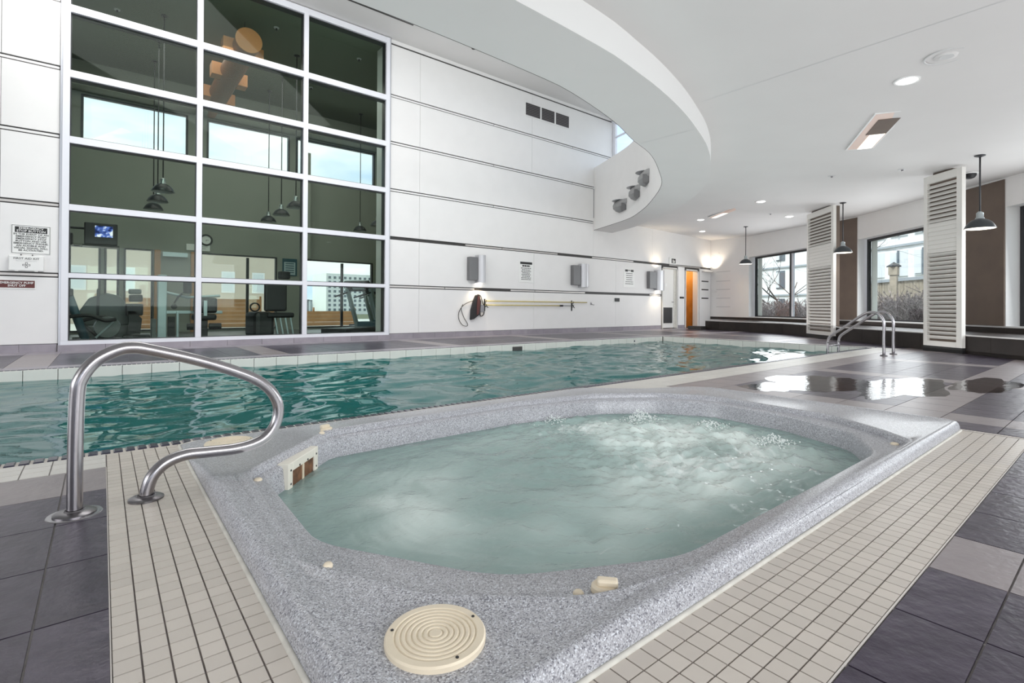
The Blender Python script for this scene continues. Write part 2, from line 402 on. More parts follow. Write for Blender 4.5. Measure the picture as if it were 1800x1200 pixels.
TM = {}
def tile_mesh(w, d, m, t=.012):
    k = (round(w, 3), round(d, 3), m)
    if k not in TM: TM[k] = MB().box(0, 0, -t, w, d, 0).mesh('tile', m)
    return TM[k]
def view_size(x, y):        # how large a floor patch shows from the photographer's spot
    d = Vector((x, y, -.75)); z = d.dot(f1)
    if z < .15: return 0
    u = 900+F_PX*d.dot(r2)/z; v = 536.4-F_PX*d.dot(u2)/z
    return (1/z**2)*(.75/z) if -90 < u < 1890 and v < 1300 else 0
def lay(parent, tiles, limit, name='tile', sname='tile_field', need=1e-9):
    """tiles: (x, y, w, d, material): the largest in view become parts, the rest one joined part"""
    tiles = sorted(tiles, key=lambda t: -view_size(t[0]+t[2]/2, t[1]+t[3]/2))
    ind = [t for t in tiles[:limit] if view_size(t[0]+t[2]/2, t[1]+t[3]/2) > need]
    for x, y, w_, d_, m in ind:
        link(name, tile_mesh(w_, d_, m), parent, (x, y, 0))
    rest = tiles[len(ind):]
    for m in sorted(set(t[4] for t in rest)):
        b = MB()
        for x, y, w_, d_, mm in rest:
            if mm == m: b.box(x, y, -.012, x+w_, y+d_, 0)
        o = obj(sname, b, m, parent, fix=False); o['kind'] = 'stuff'
G = .005
def cells(lines_x, lines_y, fm, clip=None):
    out = []
    for i in range(len(lines_x)-1):
        for j in range(len(lines_y)-1):
            xa, xb, ya, yb = lines_x[i], lines_x[i+1], lines_y[j], lines_y[j+1]
            if xb-xa < .02 or yb-ya < .02: continue
            m = fm((xa+xb)/2, (ya+yb)/2)
            if m: out.append((xa+G/2, ya+G/2, xb-xa-G, yb-ya-G, m))
    return out
def lines(o, t, a, b):
    r = [a]; k = math.ceil((a-o)/t+1e-6)
    while o+k*t < b-1e-6:
        if o+k*t > a+1e-6: r.append(o+k*t)
        k += 1
    return r+[b]
# left deck beside the grab rail
tl = cells(lines(-.12, .352, X0+.05, .02), lines(2.305, .352, -1.5, 3.012), lambda x, y: 'slate_light' if y > 2.66 else 'slate_dark')
lx = lines(1.23, .327, -9.4, 19.0)
bandx = lambda x: any(a <= x <= a+.36 for a in (1.88, 4.52, 6.75, 9.05, 11.33, 13.62, -1.2, -4.0, -7.0))
def inside_fac(x, y):
    for (ax, ay), (bx_, by_) in zip(FAC[:-1], FAC[1:]):
        if min(ay, by_)-.01 <= y <= max(ay, by_)+.01:
            t = (y-ay)/(by_-ay); return x < ax+t*(bx_-ax)-.15
    return False
def rm(x, y):
    if not inside_fac(x, y): return None
    if bandx(x): return 'slate_light'
    if .874 < y < 1.2 or y > 2.51 or -.76 < y < -.43: return 'slate_light'
    return 'slate_dark'
tr_ = cells([q for q in lx if q <= 4.3 or True], lines(.22, .327, -3.4, .39), lambda x, y: rm(x, y) if x > .02 else (None if x < -9.3 else 'slate_dark') if y < .39 else None)
tr_ = [t for t in tr_ if not (t[0] < .02 and t[1] > -1.5)]
l2 = [q for q in lines(1.23, .327, 4.235, 19.0)]
tr2 = cells(l2, lines(.22, .327, .395, 2.87), rm)
lay(floor, tl+tr_+tr2, 300)
# far deck and end deck (seen at a grazing angle)
bandf = lambda x: any(a <= x <= a+.42 for a in (-7.0, -3.95, -.9, 2.05, 5.1, 8.2, 11.35, 14.5))
fy_ = lines(8.05, .333, 8.07, YW)
far = cells(lines(-.9, .4, X0+.05, 19.0), fy_, lambda x, y: ('base_tile' if (y > 10.4 or y < 8.4) else ('slate_light' if bandf(x) else 'slate_dark')) if inside_fac(x, y) else None)
end = cells(lines(11.95, .34, 11.95, 19.2), lines(2.87, .333, 2.87, 8.07), lambda x, y: ('slate_light' if (bandx(x) or 5.2 < y < 5.6) else 'slate_dark') if inside_fac(x, y) else None)
lay(floor, far, 120, need=1e-5); lay(floor, end, 120, need=1e-5)
# pale coping tiles
cop = cells(lines(.02, .0985, X0+.05, .02), [3.014, 3.10, 3.186, 3.272], lambda x, y: 'coping')
cop2 = cells(lines(4.23, .2, 4.23, 11.95), [2.872, 3.07, 3.272], lambda x, y: 'coping')
cop2 = [t for t in cop2 if True]
cop3 = cells([11.71, 11.94], lines(3.31, .2, 3.31, 8.05), lambda x, y: 'coping')
lay(floor, cop, 60, name='coping_tile', sname='coping_field'); lay(floor, cop2+cop3, 30, name='coping_tile', sname='coping_field')
# small coping wedge by the cut corner of the whirlpool
wp = MB(); wp.prism([(3.56, 3.27), (4.226, 2.66), (4.226, 3.27)], -.012, 0); obj('coping_tile', wp, 'coping', floor)

# mosaic strips round the whirlpool
s1 = struct(obj('trim_1', MB().box(.021, .395, -.02, .320, 3.271, -.0045), 'mosaic_grout'))
p = .0498; mg = .0038
t1 = [(.0225+i*p, y0_, p-mg, .0503-mg, 'mosaic') for i in range(6) for y0_ in [.3965+.0503*j for j in range(58)] if y0_ < 3.23]
lay(s1, t1, 300, sname='mosaic_field')
s2 = struct(obj('trim_2', MB().box(.321, .395, -.02, 4.205, .698, -.0045), 'mosaic_grout'))
t2 = [(.3225+.0507*i, .3965+.0503*j, .0507-mg, .0503-mg, 'mosaic') for i in range(76) for j in range(6)]
lay(s2, t2, 300, sname='mosaic_field')
s3 = struct(obj('trim_3', MB().box(4.206, .395, -.02, 4.232, 2.56, -.002), 'grout_light'))
struct(obj('trim_4', MB().box(.018, -1.5, -.02, .0205, 3.01, .0005), 'grout_light'))
struct(obj('trim_5', MB().box(.018, .391, -.02, 4.232, .3945, .0005), 'grout_light'))

# dark edge tiles of the pool, nearest row one by one
e1 = struct(obj('trim_6', MB().box(px0, 3.273, -.03, px1+.05, 3.359, -.003), 'grout_light'))
BT = MB().rbox(0, 0, -.012, .038, .078, .004, r=.004, seg=1).mesh('edge_tile', 'edge_tile')
xs_ = [px0+.05*k for k in range(int((px1-px0)/.05))]
near_ = [x for x in xs_ if -.55 < x < 11.4][:300]
for x in near_: link('edge_tile', BT, e1, (x, 3.278, 0))
b = MB()
for x in xs_:
    if x not in near_: b.box(x, 3.278, -.012, x+.038, 3.356, .004)
obj('edge_tile_row', b, 'edge_tile', e1)['kind'] = 'stuff'
e2 = struct(obj('trim_7', MB().box(px0, 8.001, -.03, px1+.05, 8.055, -.003), 'grout_light'))
b = MB()
for x in xs_: b.box(x, 8.004, -.012, x+.039, 8.05, .004)
obj('edge_tile_row', b, 'edge_tile', e2)['kind'] = 'stuff'
e3 = struct(obj('trim_8', MB().box(px1+.001, 3.36, -.03, px1+.052, 8.0, -.003), 'grout_light'))
b = MB()
for k in range(92): b.box(px1+.004, 3.37+.05*k, -.012, px1+.048, 3.409+.05*k, .004)
obj('edge_tile_row', b, 'edge_tile', e3)['kind'] = 'stuff'

# ================================================================== SWIMMING POOL
pool = thing('swimming_pool', 'long teal swimming pool with pale tiled rim and rippling water', 'pool', (3.2, 5.7, 0))
def pl(name, mb, m, parent=pool, **k):
    o = obj(name, mb, m, None, **k); o.parent = parent; o.matrix_parent_inverse = Matrix.Translation((-3.2, -5.7, 0)); return o
D = -1.35
bs = MB()
bs.quad((px0, py0, D), (px1, py0, D), (px1, py1, D), (px0, py1, D))
bs.quad((px0, py1, D), (px1, py1, D), (px1, py1, -.002), (px0, py1, -.002)); bs.quad((px0, py0, D), (px0, py0, -.002), (px1, py0, -.002), (px1, py0, D))
bs.quad((px1, py0, D), (px1, py0, -.002), (px1, py1, -.002), (px1, py1, D)); bs.quad((px0, py0, D), (px0, py1, D), (px0, py1, -.002), (px0, py0, -.002))
pl('basin', bs, 'pool_tile', fix=False)
wl = MB()   # waterline border tiles standing proud of the basin wall
k = px0
while k < px1-.3:
    wl.box(k+.003, py1-.008, -.16, k+.297, py1, -.006); k += .3
for j in range(15): wl.box(px1-.008, py0+.31*j+.003, -.16, px1, py0+.31*j+.307, -.006)
pl('waterline_tiles', wl, 'pool_tile')['kind'] = 'stuff'
WZ = -.125
bm = bmesh.new(); nx, ny = 560, 150
grid = []
for j in range(ny+1):
    row = []
    for i in range(nx+1):
        x = px0+(px1-px0)*i/nx; y = py0+.001+(py1-py0-.01)*j/ny
        q = Vector((x*1.0, y*1.25, 0)); q2 = q + .35*Vector((noise.noise(q*.9+Vector((5, 0, 0))), noise.noise(q*.9+Vector((0, 7, 0))), 0))
        h = .024*noise.noise(q2*1.5) + .021*noise.noise(q2*3.4+Vector((3, 3, 1))) + .004*noise.noise(q2*8.0)
        rg = .6+.4*min(1, max(0, (x+.5)/2.0))
        row.append(bm.verts.new((x, y, WZ+h*rg)))
    grid.append(row)
for j in range(ny):
    for i in range(nx): bm.faces.new((grid[j][i], grid[j][i+1], grid[j+1][i+1], grid[j+1][i]))
mb = MB.__new__(MB); mb.bm = bm
pl('water', mb, 'pool_water', smooth=True, fix=False)
sk = MB(); sk.rbox(6.47, 7.975, -.135, 6.72, 7.999, -.05, r=.006)
pl('return_grille', sk, 'vent_dark')
for xx in (1.3, 10.4):
    b = MB(); b.box(xx, 7.985, -.10, xx+.03, 7.999, -.06); pl('depth_marker', b, 'edge_tile')

# ================================================================== WHIRLPOOL
spa = thing('whirlpool_tub', 'grey speckled acrylic whirlpool full of bubbling milky water', 'hot tub', (2.25, 2.0, 0))
cx, cy_ = 2.25, 2.0
def sp(name, mb, m, parent=None, **k):
    o = obj(name, mb, m, None, **k); o.parent = parent or spa
    o.matrix_parent_inverse = Matrix.Translation((-cx, -cy_, 0)) if parent is None else Matrix.Identity(4); return o
def rounded(poly, r, n=6):
    out = []; m = len(poly); rr = r if isinstance(r, (list, tuple)) else [r]*m
    for i in range(m):
        a, b_, c = Vector(poly[i-1]), Vector(poly[i]), Vector(poly[(i+1) % m]); d1 = (a-b_).normalized(); d2 = (c-b_).normalized()
        ang = d1.angle(d2); q = min(rr[i]/math.tan(ang/2), (a-b_).length*.48, (c-b_).length*.48)
        p1, p2 = b_+d1*q, b_+d2*q
        for k in range(n+1):
            t = k/n; out.append((1-t)**2*p1+2*t*(1-t)*b_+t*t*p2)
    return out
NA = 200
def radial(poly, c=(cx, cy_)):
    c = Vector(c); out = []; m = len(poly)
    for k in range(NA):
        a = 2*PI*k/NA; d = Vector((math.cos(a), math.sin(a))); best = None
        for i in range(m):
            p1, p2 = poly[i]-c, poly[(i+1) % m]-c; e = p2-p1; det = d.x*(-e.y)+d.y*e.x
            if abs(det) < 1e-9: continue
            t = (p1.x*(-e.y)+p1.y*e.x)/det; s_ = (d.x*p1.y-d.y*p1.x)/det
            if t > 0 and -1e-6 <= s_ <= 1+1e-6 and (best is None or t > best): best = t
        out.append(best)
    return out
Vs = lambda L_: [Vector(q) for q in L_]
outer = [(.324, .702), (4.205, .702), (4.205, 2.57), (3.49, 3.262), (.324, 3.262)]
RO = radial(rounded(outer, [.05, .05, .06, .25, .05]))
rim = [(.485, 2.36), (.435, 1.46), (.625, 1.10), (.94, .835), (1.30, .765), (3.36, .775), (3.52, .95), (3.74, 1.28), (3.79, 2.14), (3.56, 2.50), (3.12, 2.78), (2.35, 2.915), (1.00, 2.875)]
RI = radial(rounded(rim, [.06, .10, .3, .3, .2, .02, .2, .25, .4, .3, .4, .4, .12], 3))
basin_ = [(.55, 2.37), (.53, 1.62), (.86, 1.10), (1.35, .86), (3.12, .86), (3.50, 1.08), (3.70, 1.55), (3.73, 2.10), (3.48, 2.46), (3.10, 2.715), (2.32, 2.865), (.985, 2.84)]
RB = radial(rounded(basin_, [.12, .3, .4, .4, .4, .3, .4, .4, .4, .4, .4, .12], 4))
RB = [min(b_, r_-.016) for b_, r_ in zip(RB, RI)]
# corner coordinates need exact verts: add loops
loops = []     # (radius list, z)
sub = lambda R_, d: [r_-d for r_ in R_]
loops.append((RO, -.01)); loops.append((sub(RO, .006), .026)); loops.append((sub(RO, .014), .044)); loops.append((sub(RO, .026), .056)); loops.append((sub(RO, .040), .061)); loops.append((sub(RO, .062), .058))
mid = [max(ri+.02, ro-.10) for ri, ro in zip(RI, RO)]
NFLAT = len(loops); loops.append((mid, .052)); loops.append(([r_+.055 for r_ in RI], .046)); loops.append(([r_+.022 for r_ in RI], .054)); loops.append(([r_+.010 for r_ in RI], .053)); loops.append((RI, .047)); loops.append((sub(RI, .005), .038)); loops.append((sub(RI, .008), .018))
led = [rb+.010 if rb+.010 < ri-.010 else ri-.010 for rb, ri in zip(RB, RI)]
loops.append((led, .014)); loops.append(([min(rb+.003, l_-.0005) for rb, l_ in zip(RB, led)], .010)); loops.append((sub(RB, .004), -.002))
loops.append((sub(RB, .016), -.11)); loops.append((sub(RB, .03), -.24)); loops.append((sub(RB, .05), -.27)); loops.append((sub(RB, .30), -.28)); loops.append((sub(RB, .34), -.32)); loops.append((sub(RB, .42), -.78)); loops.append(([.05]*NA, -.8))
mb = MB(); rings = []
def low(y): return 1-.80*min(1, max(0, (y-2.35)/.55))
for li, (R_, z) in enumerate(loops):
    ring_ = []
    for k in range(NA):
        x_, y_ = cx+R_[k]*math.cos(2*PI*k/NA), cy_+R_[k]*math.sin(2*PI*k/NA)
        zz = z*low(y_) if (0 < li <= NFLAT) else (z*(.45+.55*low(y_)) if li == NFLAT+1 else z)
        ring_.append(mb.bm.verts.new((x_, y_, zz)))
    rings.append(ring_)
for A, B in zip(rings[:-1], rings[1:]):
    for k in range(NA): mb.bm.faces.new((A[k], B[k], B[(k+1) % NA], A[(k+1) % NA]))
mb.bm.faces.new(rings[-1])
sp('shell', mb, 'acrylic', smooth=True, sharp=50, fix=False)
# caulk bead along the tile edge
ck = MB()
for k in range(NA):
    pass
ck.tube([Vector((cx+(RO[k]+.002)*math.cos(2*PI*k/NA), cy_+(RO[k]+.002)*math.sin(2*PI*k/NA), .001)) for k in range(NA)], .0075, 6, closed=True)
sp('caulk_bead', ck, 'caulk', smooth=True)
# water: polar grid, churned
NR = 120; SWZ = -.095; WR = [r_-.013 for r_ in RB]
bm = bmesh.new(); fl_ = bm.loops.layers.color.new('foam'); vals = {}
jets = [(3.0, 1.25, .55), (3.35, 1.75, .7), (3.1, 2.2, .6), (2.7, 2.45, .4), (2.35, 1.3, .5), (1.3, 1.15, .45), (2.35, 2.75, .35), (2.1, 1.9, .35), (2.6, 1.75, .5)]
def churn(x, y):
    c = 0
    for jx, jy, a in jets: c += a*math.exp(-((x-jx)**2+(y-jy)**2)/.16)
    return min(1, c)
rows = []
for i in range(NR+1):
    f = (i/NR)**.85; row = []
    for k in range(NA*2 if False else NA):
        a = 2*PI*k/NA; r_ = WR[k]*f; x = cx+r_*math.cos(a); y = cy_+r_*math.sin(a)
        if i == 0 and k > 0: row.append(row[0]); continue
        q = Vector((x, y, 0)); c = churn(x, y)
        h = .013*noise.noise(q*3.0) + .009*noise.noise(q*7.5+Vector((2, 1, 0))) + (.006+.026*c)*noise.fractal(q*11, .8, 2.2, 4)
        if c > .3: h += .035*(c-.3)*max(0, noise.noise(q*16+Vector((9, 9, 9))))**1.3*2
        edge = min(1, (1-f)/.04); v = bm.verts.new((x, y, SWZ+h*edge)); row.append(v)
        cloud = noise.noise(q*1.35+Vector((4.4, 1.7, 0)))*.7 + .42 + .25*noise.noise(q*4.2)
        dist = (1-f)*WR[k]; cloud *= min(1, dist/.35)
        streak = noise.noise(Vector((x*1.6+y*.5, y*4.2-x*.9, 2)))*.24
        vals[v] = (max(0, .13+c*.38+streak*(.6+1.2*c)), max(0, min(1, cloud+.45*c)))
    rows.append(row)
for i in range(NR):
    for k in range(NA):
        A, B = rows[i], rows[i+1]; k2 = (k+1) % NA
        fc = bm.faces.new((A[0], B[k], B[k2])) if i == 0 else bm.faces.new((A[k], B[k], B[k2], A[k2]))
        for lp in fc.loops: s_, c_ = vals[lp.vert]; lp[fl_] = (min(1, s_), c_, 0, 1)
mb = MB.__new__(MB); mb.bm = bm
sp('water', mb, 'spa_water', smooth=True, fix=False)
# froth crests thrown up by the jets
fr = MB(); rnd = random.Random(3)
for jx, jy, n_, s_ in ((3.18, 2.38, 150, .09), (2.62, 2.74, 70, .05), (3.40, 1.95, 120, .05), (3.30, 1.45, 140, .06), (3.02, 2.2, 60, .03)):
    for q in range(n_*2):
        dx, dy = rnd.gauss(0, .08), rnd.gauss(0, .05); hh = max(0, s_*math.exp(-(dx*dx+dy*dy)/.006)*rnd.uniform(.0, 1))
        r_ = rnd.uniform(.0015, .006); m_ = Matrix.Translation((jx+dx, jy+dy, SWZ+hh))
        b_ = bmesh.ops.create_icosphere(fr.bm, subdivisions=1, radius=r_, matrix=m_)
o = sp('froth', fr, 'froth' if 'froth' in MATS else 'sign_white', smooth=True); o['kind'] = 'stuff'

def lid(name, x, y, r, z, notch=None):
    m = MB(); prof = [(0, .012)]; rr = .012
    while rr < r*.86: prof += [(rr, .012), (rr+.004, .009), (rr+.007, .012)]; rr += .0115
    prof += [(r*.93, .012), (r*.97, .012), (r, .008), (r, -.002), (0, -.002)]
    m.lathe(prof, (x, y, z), 48)
    o = sp(name, m, 'cream_plastic', smooth=True, sharp=25, label='round cream access lid with concentric ridges')
    for k in range(3):
        a = [1.9, 4.15, 5.75][k]+.5
        h = MB(); h.lathe([(0, .0135), (.0035, .0135), (.0035, .008)], (x+r*.88*math.cos(a), y+r*.88*math.sin(a), z), 8)
        sp('screw_hole', h, 'sign_black', o)
    return o
# the hidden matrix for sub-parts: lid holes are parented to the lid, whose own offset already applies
lid('access_lid', .552, .934, .106, .0515)
lid('access_lid', .538, 3.085, .118, .008)
def knob(x, y, z, r, rot=0):
    m = MB(); m.lathe([(0, .018), (r*.8, .018), (r*.95, .013), (r, .0), (0, 0)], (x, y, z), 28)
    o = sp('control_knob', m, 'cream_plastic', smooth=True, sharp=35)
    g = MB(); mt = Matrix.Translation((x, y, z)) @ Matrix.Rotation(rot, 4, 'Z')
    g.rbox(-r*.95, -.010, .014, r*.55, .018, .034, r=.006, mtx=mt)
    sp('grip', g, 'cream_plastic', o)
knob(1.018, .872, .018, .036, 2.3); knob(.995, 2.905, .045, .034, .3)
for x, y, z, r in ((.955, .905, .018, .014), (.478, 1.375, .052, .013), (.515, 2.335, .018, .017), (.945, 2.83, .052, .015), (3.36, .84, .020, .02)):
    m = MB(); m.lathe([(0, .008), (r*.7, .007), (r, .002), (r, -.004)], (x, y, z), 16); sp('air_cap', m, 'cream_plastic', smooth=True)
# skimmer opening on the far left cut corner
a_, b_ = Vector((.652, 2.475)), Vector((.862, 2.712))
ax = (b_-a_).normalized(); nrm = Vector((ax.y, -ax.x)); wd = (b_-a_).length
mt = Matrix(((ax.x, nrm.x, 0, a_.x), (ax.y, nrm.y, 0, a_.y), (0, 0, 1, 0), (0, 0, 0, 1)))
m = MB(); zt, zb = .022, -.22; t_ = .042
m.box(0, -.03, zb, t_, .026, zt, mt); m.box(wd-t_, -.03, zb, wd, .026, zt, mt); m.box(t_, -.03, zt-t_, wd-t_, .026, zt, mt)
skm = sp('skimmer_frame', m, 'skimmer_plastic', bev=.003)
m = MB(); m.box(t_, -.06, zb, wd-t_, .018, zt-t_, mt); sp('skimmer_throat', m, 'rust', skm)
m = MB(); m.box(wd*.5-.008, -.012, zb, wd*.5+.008, .023, zt-t_, mt); sp('divider', m, 'cream_plastic', skm)
for ux, uz in ((.022, -.012), (.022, -.075), (.11, -.012), (.195, -.012), (wd-.022, -.012), (wd-.022, -.075)):
    m = MB(); m.box(ux-.004, .0255, uz-.004, ux+.004, .0285, uz+.004, mt); sp('screw', m, 'sign_black', skm)

# ================================================================== GRAB RAIL BY THE WHIRLPOOL
A0, B0 = Vector((-.072, 2.401, 0)), Vector((.136, 2.418, 0)); ax = (B0-A0).normalized()
rail = thing('grab_rail', 'brushed steel looped grab rail standing beside the whirlpool', 'handrail', A0)
prof2 = [(0, .0), (.0, .2), (.004, .42), (.016, .488), (.055, .545), (.115, .580), (.165, .588), (.225, .575), (.39, .522), (.545, .457), (.625, .41), (.675, .355), (.699, .29), (.690, .225), (.655, .172), (.60, .145), (.52, .136), (.42, .142), (.34, .146), (.275, .128), (.232, .088), (.214, .04), (.210, 0)]
pts = bez([(ax.x*u_, ax.y*u_, z) for u_, z in prof2], 7)
obj('rail_tube', MB().tube(pts, .0232, 24), 'steel', rail, smooth=True)
for off, zz, r_ in ((Vector((0, 0, 0)), 0, .062), (ax*.210, 0, .058)):
    m = MB(); m.lathe([(0, .013), (.026, .013), (.028, .017), (.031, .013), (r_*.86, .011), (r_, .006), (r_, .0), (0, 0)], off, 40)
    obj('flange', m, 'steel_dark', rail, smooth=True, sharp=30)
m = MB(); m.lathe([(0, .002), (.078, .002), (.080, 0)], (0, 0, 0), 40); obj('gasket', m, 'steel', rail)

# ================================================================== POOL LADDER
lad = thing('pool_ladder', 'curved steel pool ladder at the far right corner of the pool', 'ladder', (9.95, 2.6, 0))
for x_ in (-.14, .36):
    pr = [(x_, .0, 0), (x_, 0, .3), (x_, .0, .52), (x_, .02, .60), (x_, .07, .67), (x_, .15, .705), (x_, .24, .69), (x_, .35, .62), (x_, .55, .46), (x_, .72, .33), (x_, .79, .26), (x_, .81, .18), (x_, .815, .05), (x_, .815, -.9)]
    obj('side_rail', MB().tube(bez(pr, 5), .022, 14), 'steel', lad, smooth=True)
    m = MB(); m.lathe([(0, .022), (.045, .02), (.055, 0), (0, 0)], (x_, 0, 0), 20); obj('escutcheon', m, 'steel_dark', lad, smooth=True)
m = MB()
for zz in (-.05-.12, -.45, -.72):
    m = MB(); m.rbox(-.14, .80, zz, .36, .88, zz+.03, r=.008); obj('tread', m, 'steel', lad)
obj('cross_bar', MB().tube([(-.14, .80, .115), (.36, .80, .115)], .014, 10), 'steel', lad, smooth=True)

# ================================================================== LONG WALL (left) WITH PANELS
ZT = 6.82; HC = 6.95
wall = MB()
GX0, GX1 = -.52, 5.12          # big window opening
D1, D2, D3, D4 = 15.80, 16.75, 17.28, 18.22   # door openings
wb, wt = YW+.035, YW+.22
wall.box(X0, wb, -.05, GX0, wt, HC); wall.box(GX0, wb, HC-.02, GX1, wt, HC+.05); wall.box(GX0, wb, -.05, GX1, wt, .10)
wall.box(GX1, wb, -.05, 13.10, wt, HC); wall.box(13.10, wb, -.05, D1, wt, 5.1); wall.box(D1, wb, 2.25, D2, wt, 5.1)
wall.box(D2, wb, -.05, D3, wt, 5.1); wall.box(D3, wb, 2.25, D4, wt, 5.1); wall.box(D4, wb, -.05, 19.6, wt, 5.1)
wall_left = struct(obj('wall_left', wall, 'reveal'))
ZJ = [.13, 1.22, 2.345, 3.455, 4.55, 5.64, ZT]
J = .040
def panel_row(xa, xb, za, zb):
    obj('panel', MB().box(xa+.003, YW, za, xb-.003, wb+.001, zb), 'wall_paint', wall_left)
for r_ in range(6):
    za, zb = ZJ[r_]+(J if r_ else 0), ZJ[r_+1]-(J if r_ < 5 else .0)
    xr = [X0, -5.1, -1.225, GX0-.03]
    for a, b_ in zip(xr[:-1], xr[1:]): panel_row(a, b_, za, zb)
    if r_ < 2:
        xr = [GX1+.03, 5.92, 9.6, 13.2, D1-.06]
        if r_ == 1: xr = [GX1+.03, 5.92, 9.6, 13.2, D1-.06]
    elif r_ < 4: xr = [GX1+.03, 5.92, 12.10, 15.2, 19.09]
    else: xr = [GX1+.03, 5.92, 9.5, 13.05]
    if r_ == 1: pass
    for a, b_ in zip(xr[:-1], xr[1:]):
        z2 = zb
        if r_ == 3 and a > 12: z2 = 3.6
        if r_ == 2 and a > 12: z2 = 3.6
        if r_ == 3 and a > 12: continue
        panel_row(a, b_, za, z2)
# header panel over the doors, piers beside them
obj('panel', MB().box(D2+.05, YW, -.0, D3-.05, wb, 2.31), 'wall_paint', wall_left)
obj('panel', MB().box(D4+.05, YW, .0, 19.09, wb, 2.31), 'wall_paint', wall_left)
# metal strips set in the joints, in lengths
rnd = random.Random(4)
for zj in ZJ[1:6]:
    xr = [(X0, GX0-.03), (GX1+.03, 13.05)] if zj > 4 else [(X0, GX0-.03), (GX1+.03, 12.1)] if zj > 3 else [(X0, GX0-.03), (GX1+.03, 19.05 if zj > 2 else D1-.08)]
    for a, b_ in xr:
        x = a
        while x < b_-.05:
            l_ = min(b_-x, rnd.choice([1.2, 1.5, 2.1, .9]) if x > 5 and zj < 3 else 3.0)
            dark = x > 5 and zj < 3 and rnd.random() < .28
            if not dark: obj('joint_strip', MB().box(x+.01, YW+.012, zj-.018, x+l_-.01, YW+.034, zj+.018), 'reveal_trim' if zj < 3 else 'wall_paint', wall_left)
            x += l_
obj('top_channel', MB().box(GX1+.03, YW+.012, ZT+.045, 13.05, YW+.034, HC), 'wall_paint', wall_left)
# tile skirting, cut in lengths
sk_ = struct(obj('baseboard_left', MB().box(X0, YW-.006, -.01, GX0-.04, YW+.03, .118), 'grout_grey'))
for a, b_ in ((X0+.1, GX0-.045), (GX1+.045, D1-.07), (D2+.06, D3-.06)):
    x = a
    while x < b_-.1:
        l_ = min(.60, b_-x); obj('skirting_tile', MB().box(x+.002, YW-.013, -.004, x+l_-.003, YW+.01, .122), 'base_tile', sk_); x += l_
x = GX0-.035
while x < GX1+.03:
    l_ = min(.60, GX1+.035-x); obj('skirting_tile', MB().box(x+.002, YW-.055, -.004, x+l_-.003, YW+.03, .102), 'base_tile', sk_); x += l_

# ---- gym window
win = struct(obj('window_1', MB().box(GX0, YW-.05, .102, GX1, YW+.09, .165), 'white_metal'))
MX = [(-.52, -.43), (1.325, 1.415), (3.21, 3.30), (5.03, 5.12)]
TZ = [(.102, .17), (1.185, 1.262), (2.275, 2.375), (3.365, 3.475), (4.43, 4.545), (5.485, 5.605), (6.80, 6.93)]
for i, (a, b_) in enumerate(MX):
    obj('mullion', MB().box(a, YW-.05, .165, b_, YW+.05, 6.93), 'white_metal', win, bev=.004)
    obj('mullion_back', MB().box(a+.008, YW+.05, .165, b_-.008, YW+.20, 6.93), 'dark_metal', win)
for (za, zb) in TZ[1:]:
    for i in range(3):
        obj('transom', MB().box(MX[i][1], YW-.045, za, MX[i+1][0], YW+.05, zb), 'white_metal', win, bev=.003)
        obj('transom_back', MB().box(MX[i][1], YW+.05, za+.004, MX[i+1][0], YW+.20, zb-.004), 'dark_metal', win)
for i in range(3):
    for j in range(6):
        xa, xb, za, zb = MX[i][1], MX[i+1][0], TZ[j][1], TZ[j+1][0]
        obj('pane', MB().box(xa+.004, YW+.022, za+.004, xb-.004, YW+.028, zb-.004), 'gym_glass', win)
        g = MB()
        for q in ((xa, za, xa+.014, zb), (xb-.014, za, xb, zb), (xa+.014, za, xb-.014, za+.012), (xa+.014, zb-.016, xb-.014, zb)): g.box(q[0], YW+.006, q[1], q[2], YW+.045, q[3])
        obj('glazing_bead', g, 'dark_metal', win)
obj('jamb_trim', MB().box(GX0-.028, YW-.03, .0, GX0, YW+.03, 6.95), 'alu', win); obj('jamb_trim', MB().box(GX1, YW-.03, .0, GX1+.028, YW+.03, 6.95), 'alu', win)

# ---- doors
dr = struct(obj('door_1', MB().box(D1, YW-.01, .01, D1+.04, YW+.09, 2.25).box(D2-.04, YW-.01, .01, D2, YW+.09, 2.25).box(D1, YW-.01, 2.21, D2, YW+.09, 2.25), 'door_frame'))
lf = obj('door_leaf', MB().box(D1+.045, YW+.03, .03, D2-.20, YW+.07, 2.2), 'door_paint', dr)
obj('side_panel', MB().box(D2-.19, YW+.03, .03, D2-.045, YW+.07, 2.2), 'caulk', dr)
lv = obj('door_grille', MB().box(D1+.09, YW+.018, .20, D1+.66, YW+.03, .78), 'vent_dark', dr)
for k in range(9): obj('louvre', MB().box(D1+.11, YW+.008, .23+.06*k, D1+.64, YW+.018, .262+.06*k), 'dark_metal', dr)
obj('grille_frame', MB().box(D1+.06, YW+.012, .17, D1+.69, YW+.029, .20).box(D1+.06, YW+.012, .78, D1+.69, YW+.029, .81).box(D1+.06, YW+.012, .2, D1+.09, YW+.029, .78).box(D1+.66, YW+.012, .2, D1+.69, YW+.029, .78), 'door_paint', dr)
obj('door_plaque', MB().rbox(D1+.22, YW+.022, 1.55, D1+.32, YW+.03, 1.66, r=.003), 'sign_white', dr)
obj('door_handle', MB().tube([(D2-.25, YW+.02, .98), (D2-.25, YW-.03, .98), (D2-.38, YW-.03, .98)], .01, 8), 'steel_dark', dr, smooth=True)
obj('threshold', MB().box(D1+.045, YW+.0, .0, D2-.045, YW+.08, .012), 'sign_black', dr)
dr2 = struct(obj('door_2', MB().box(D3, YW-.01, .01, D3+.05, YW+.2, 2.25).box(D4-.10, YW-.01, .01, D4, YW+.2, 2.25).box(D3, YW-.01, 2.2, D4, YW+.2, 2.25), 'door_paint'))
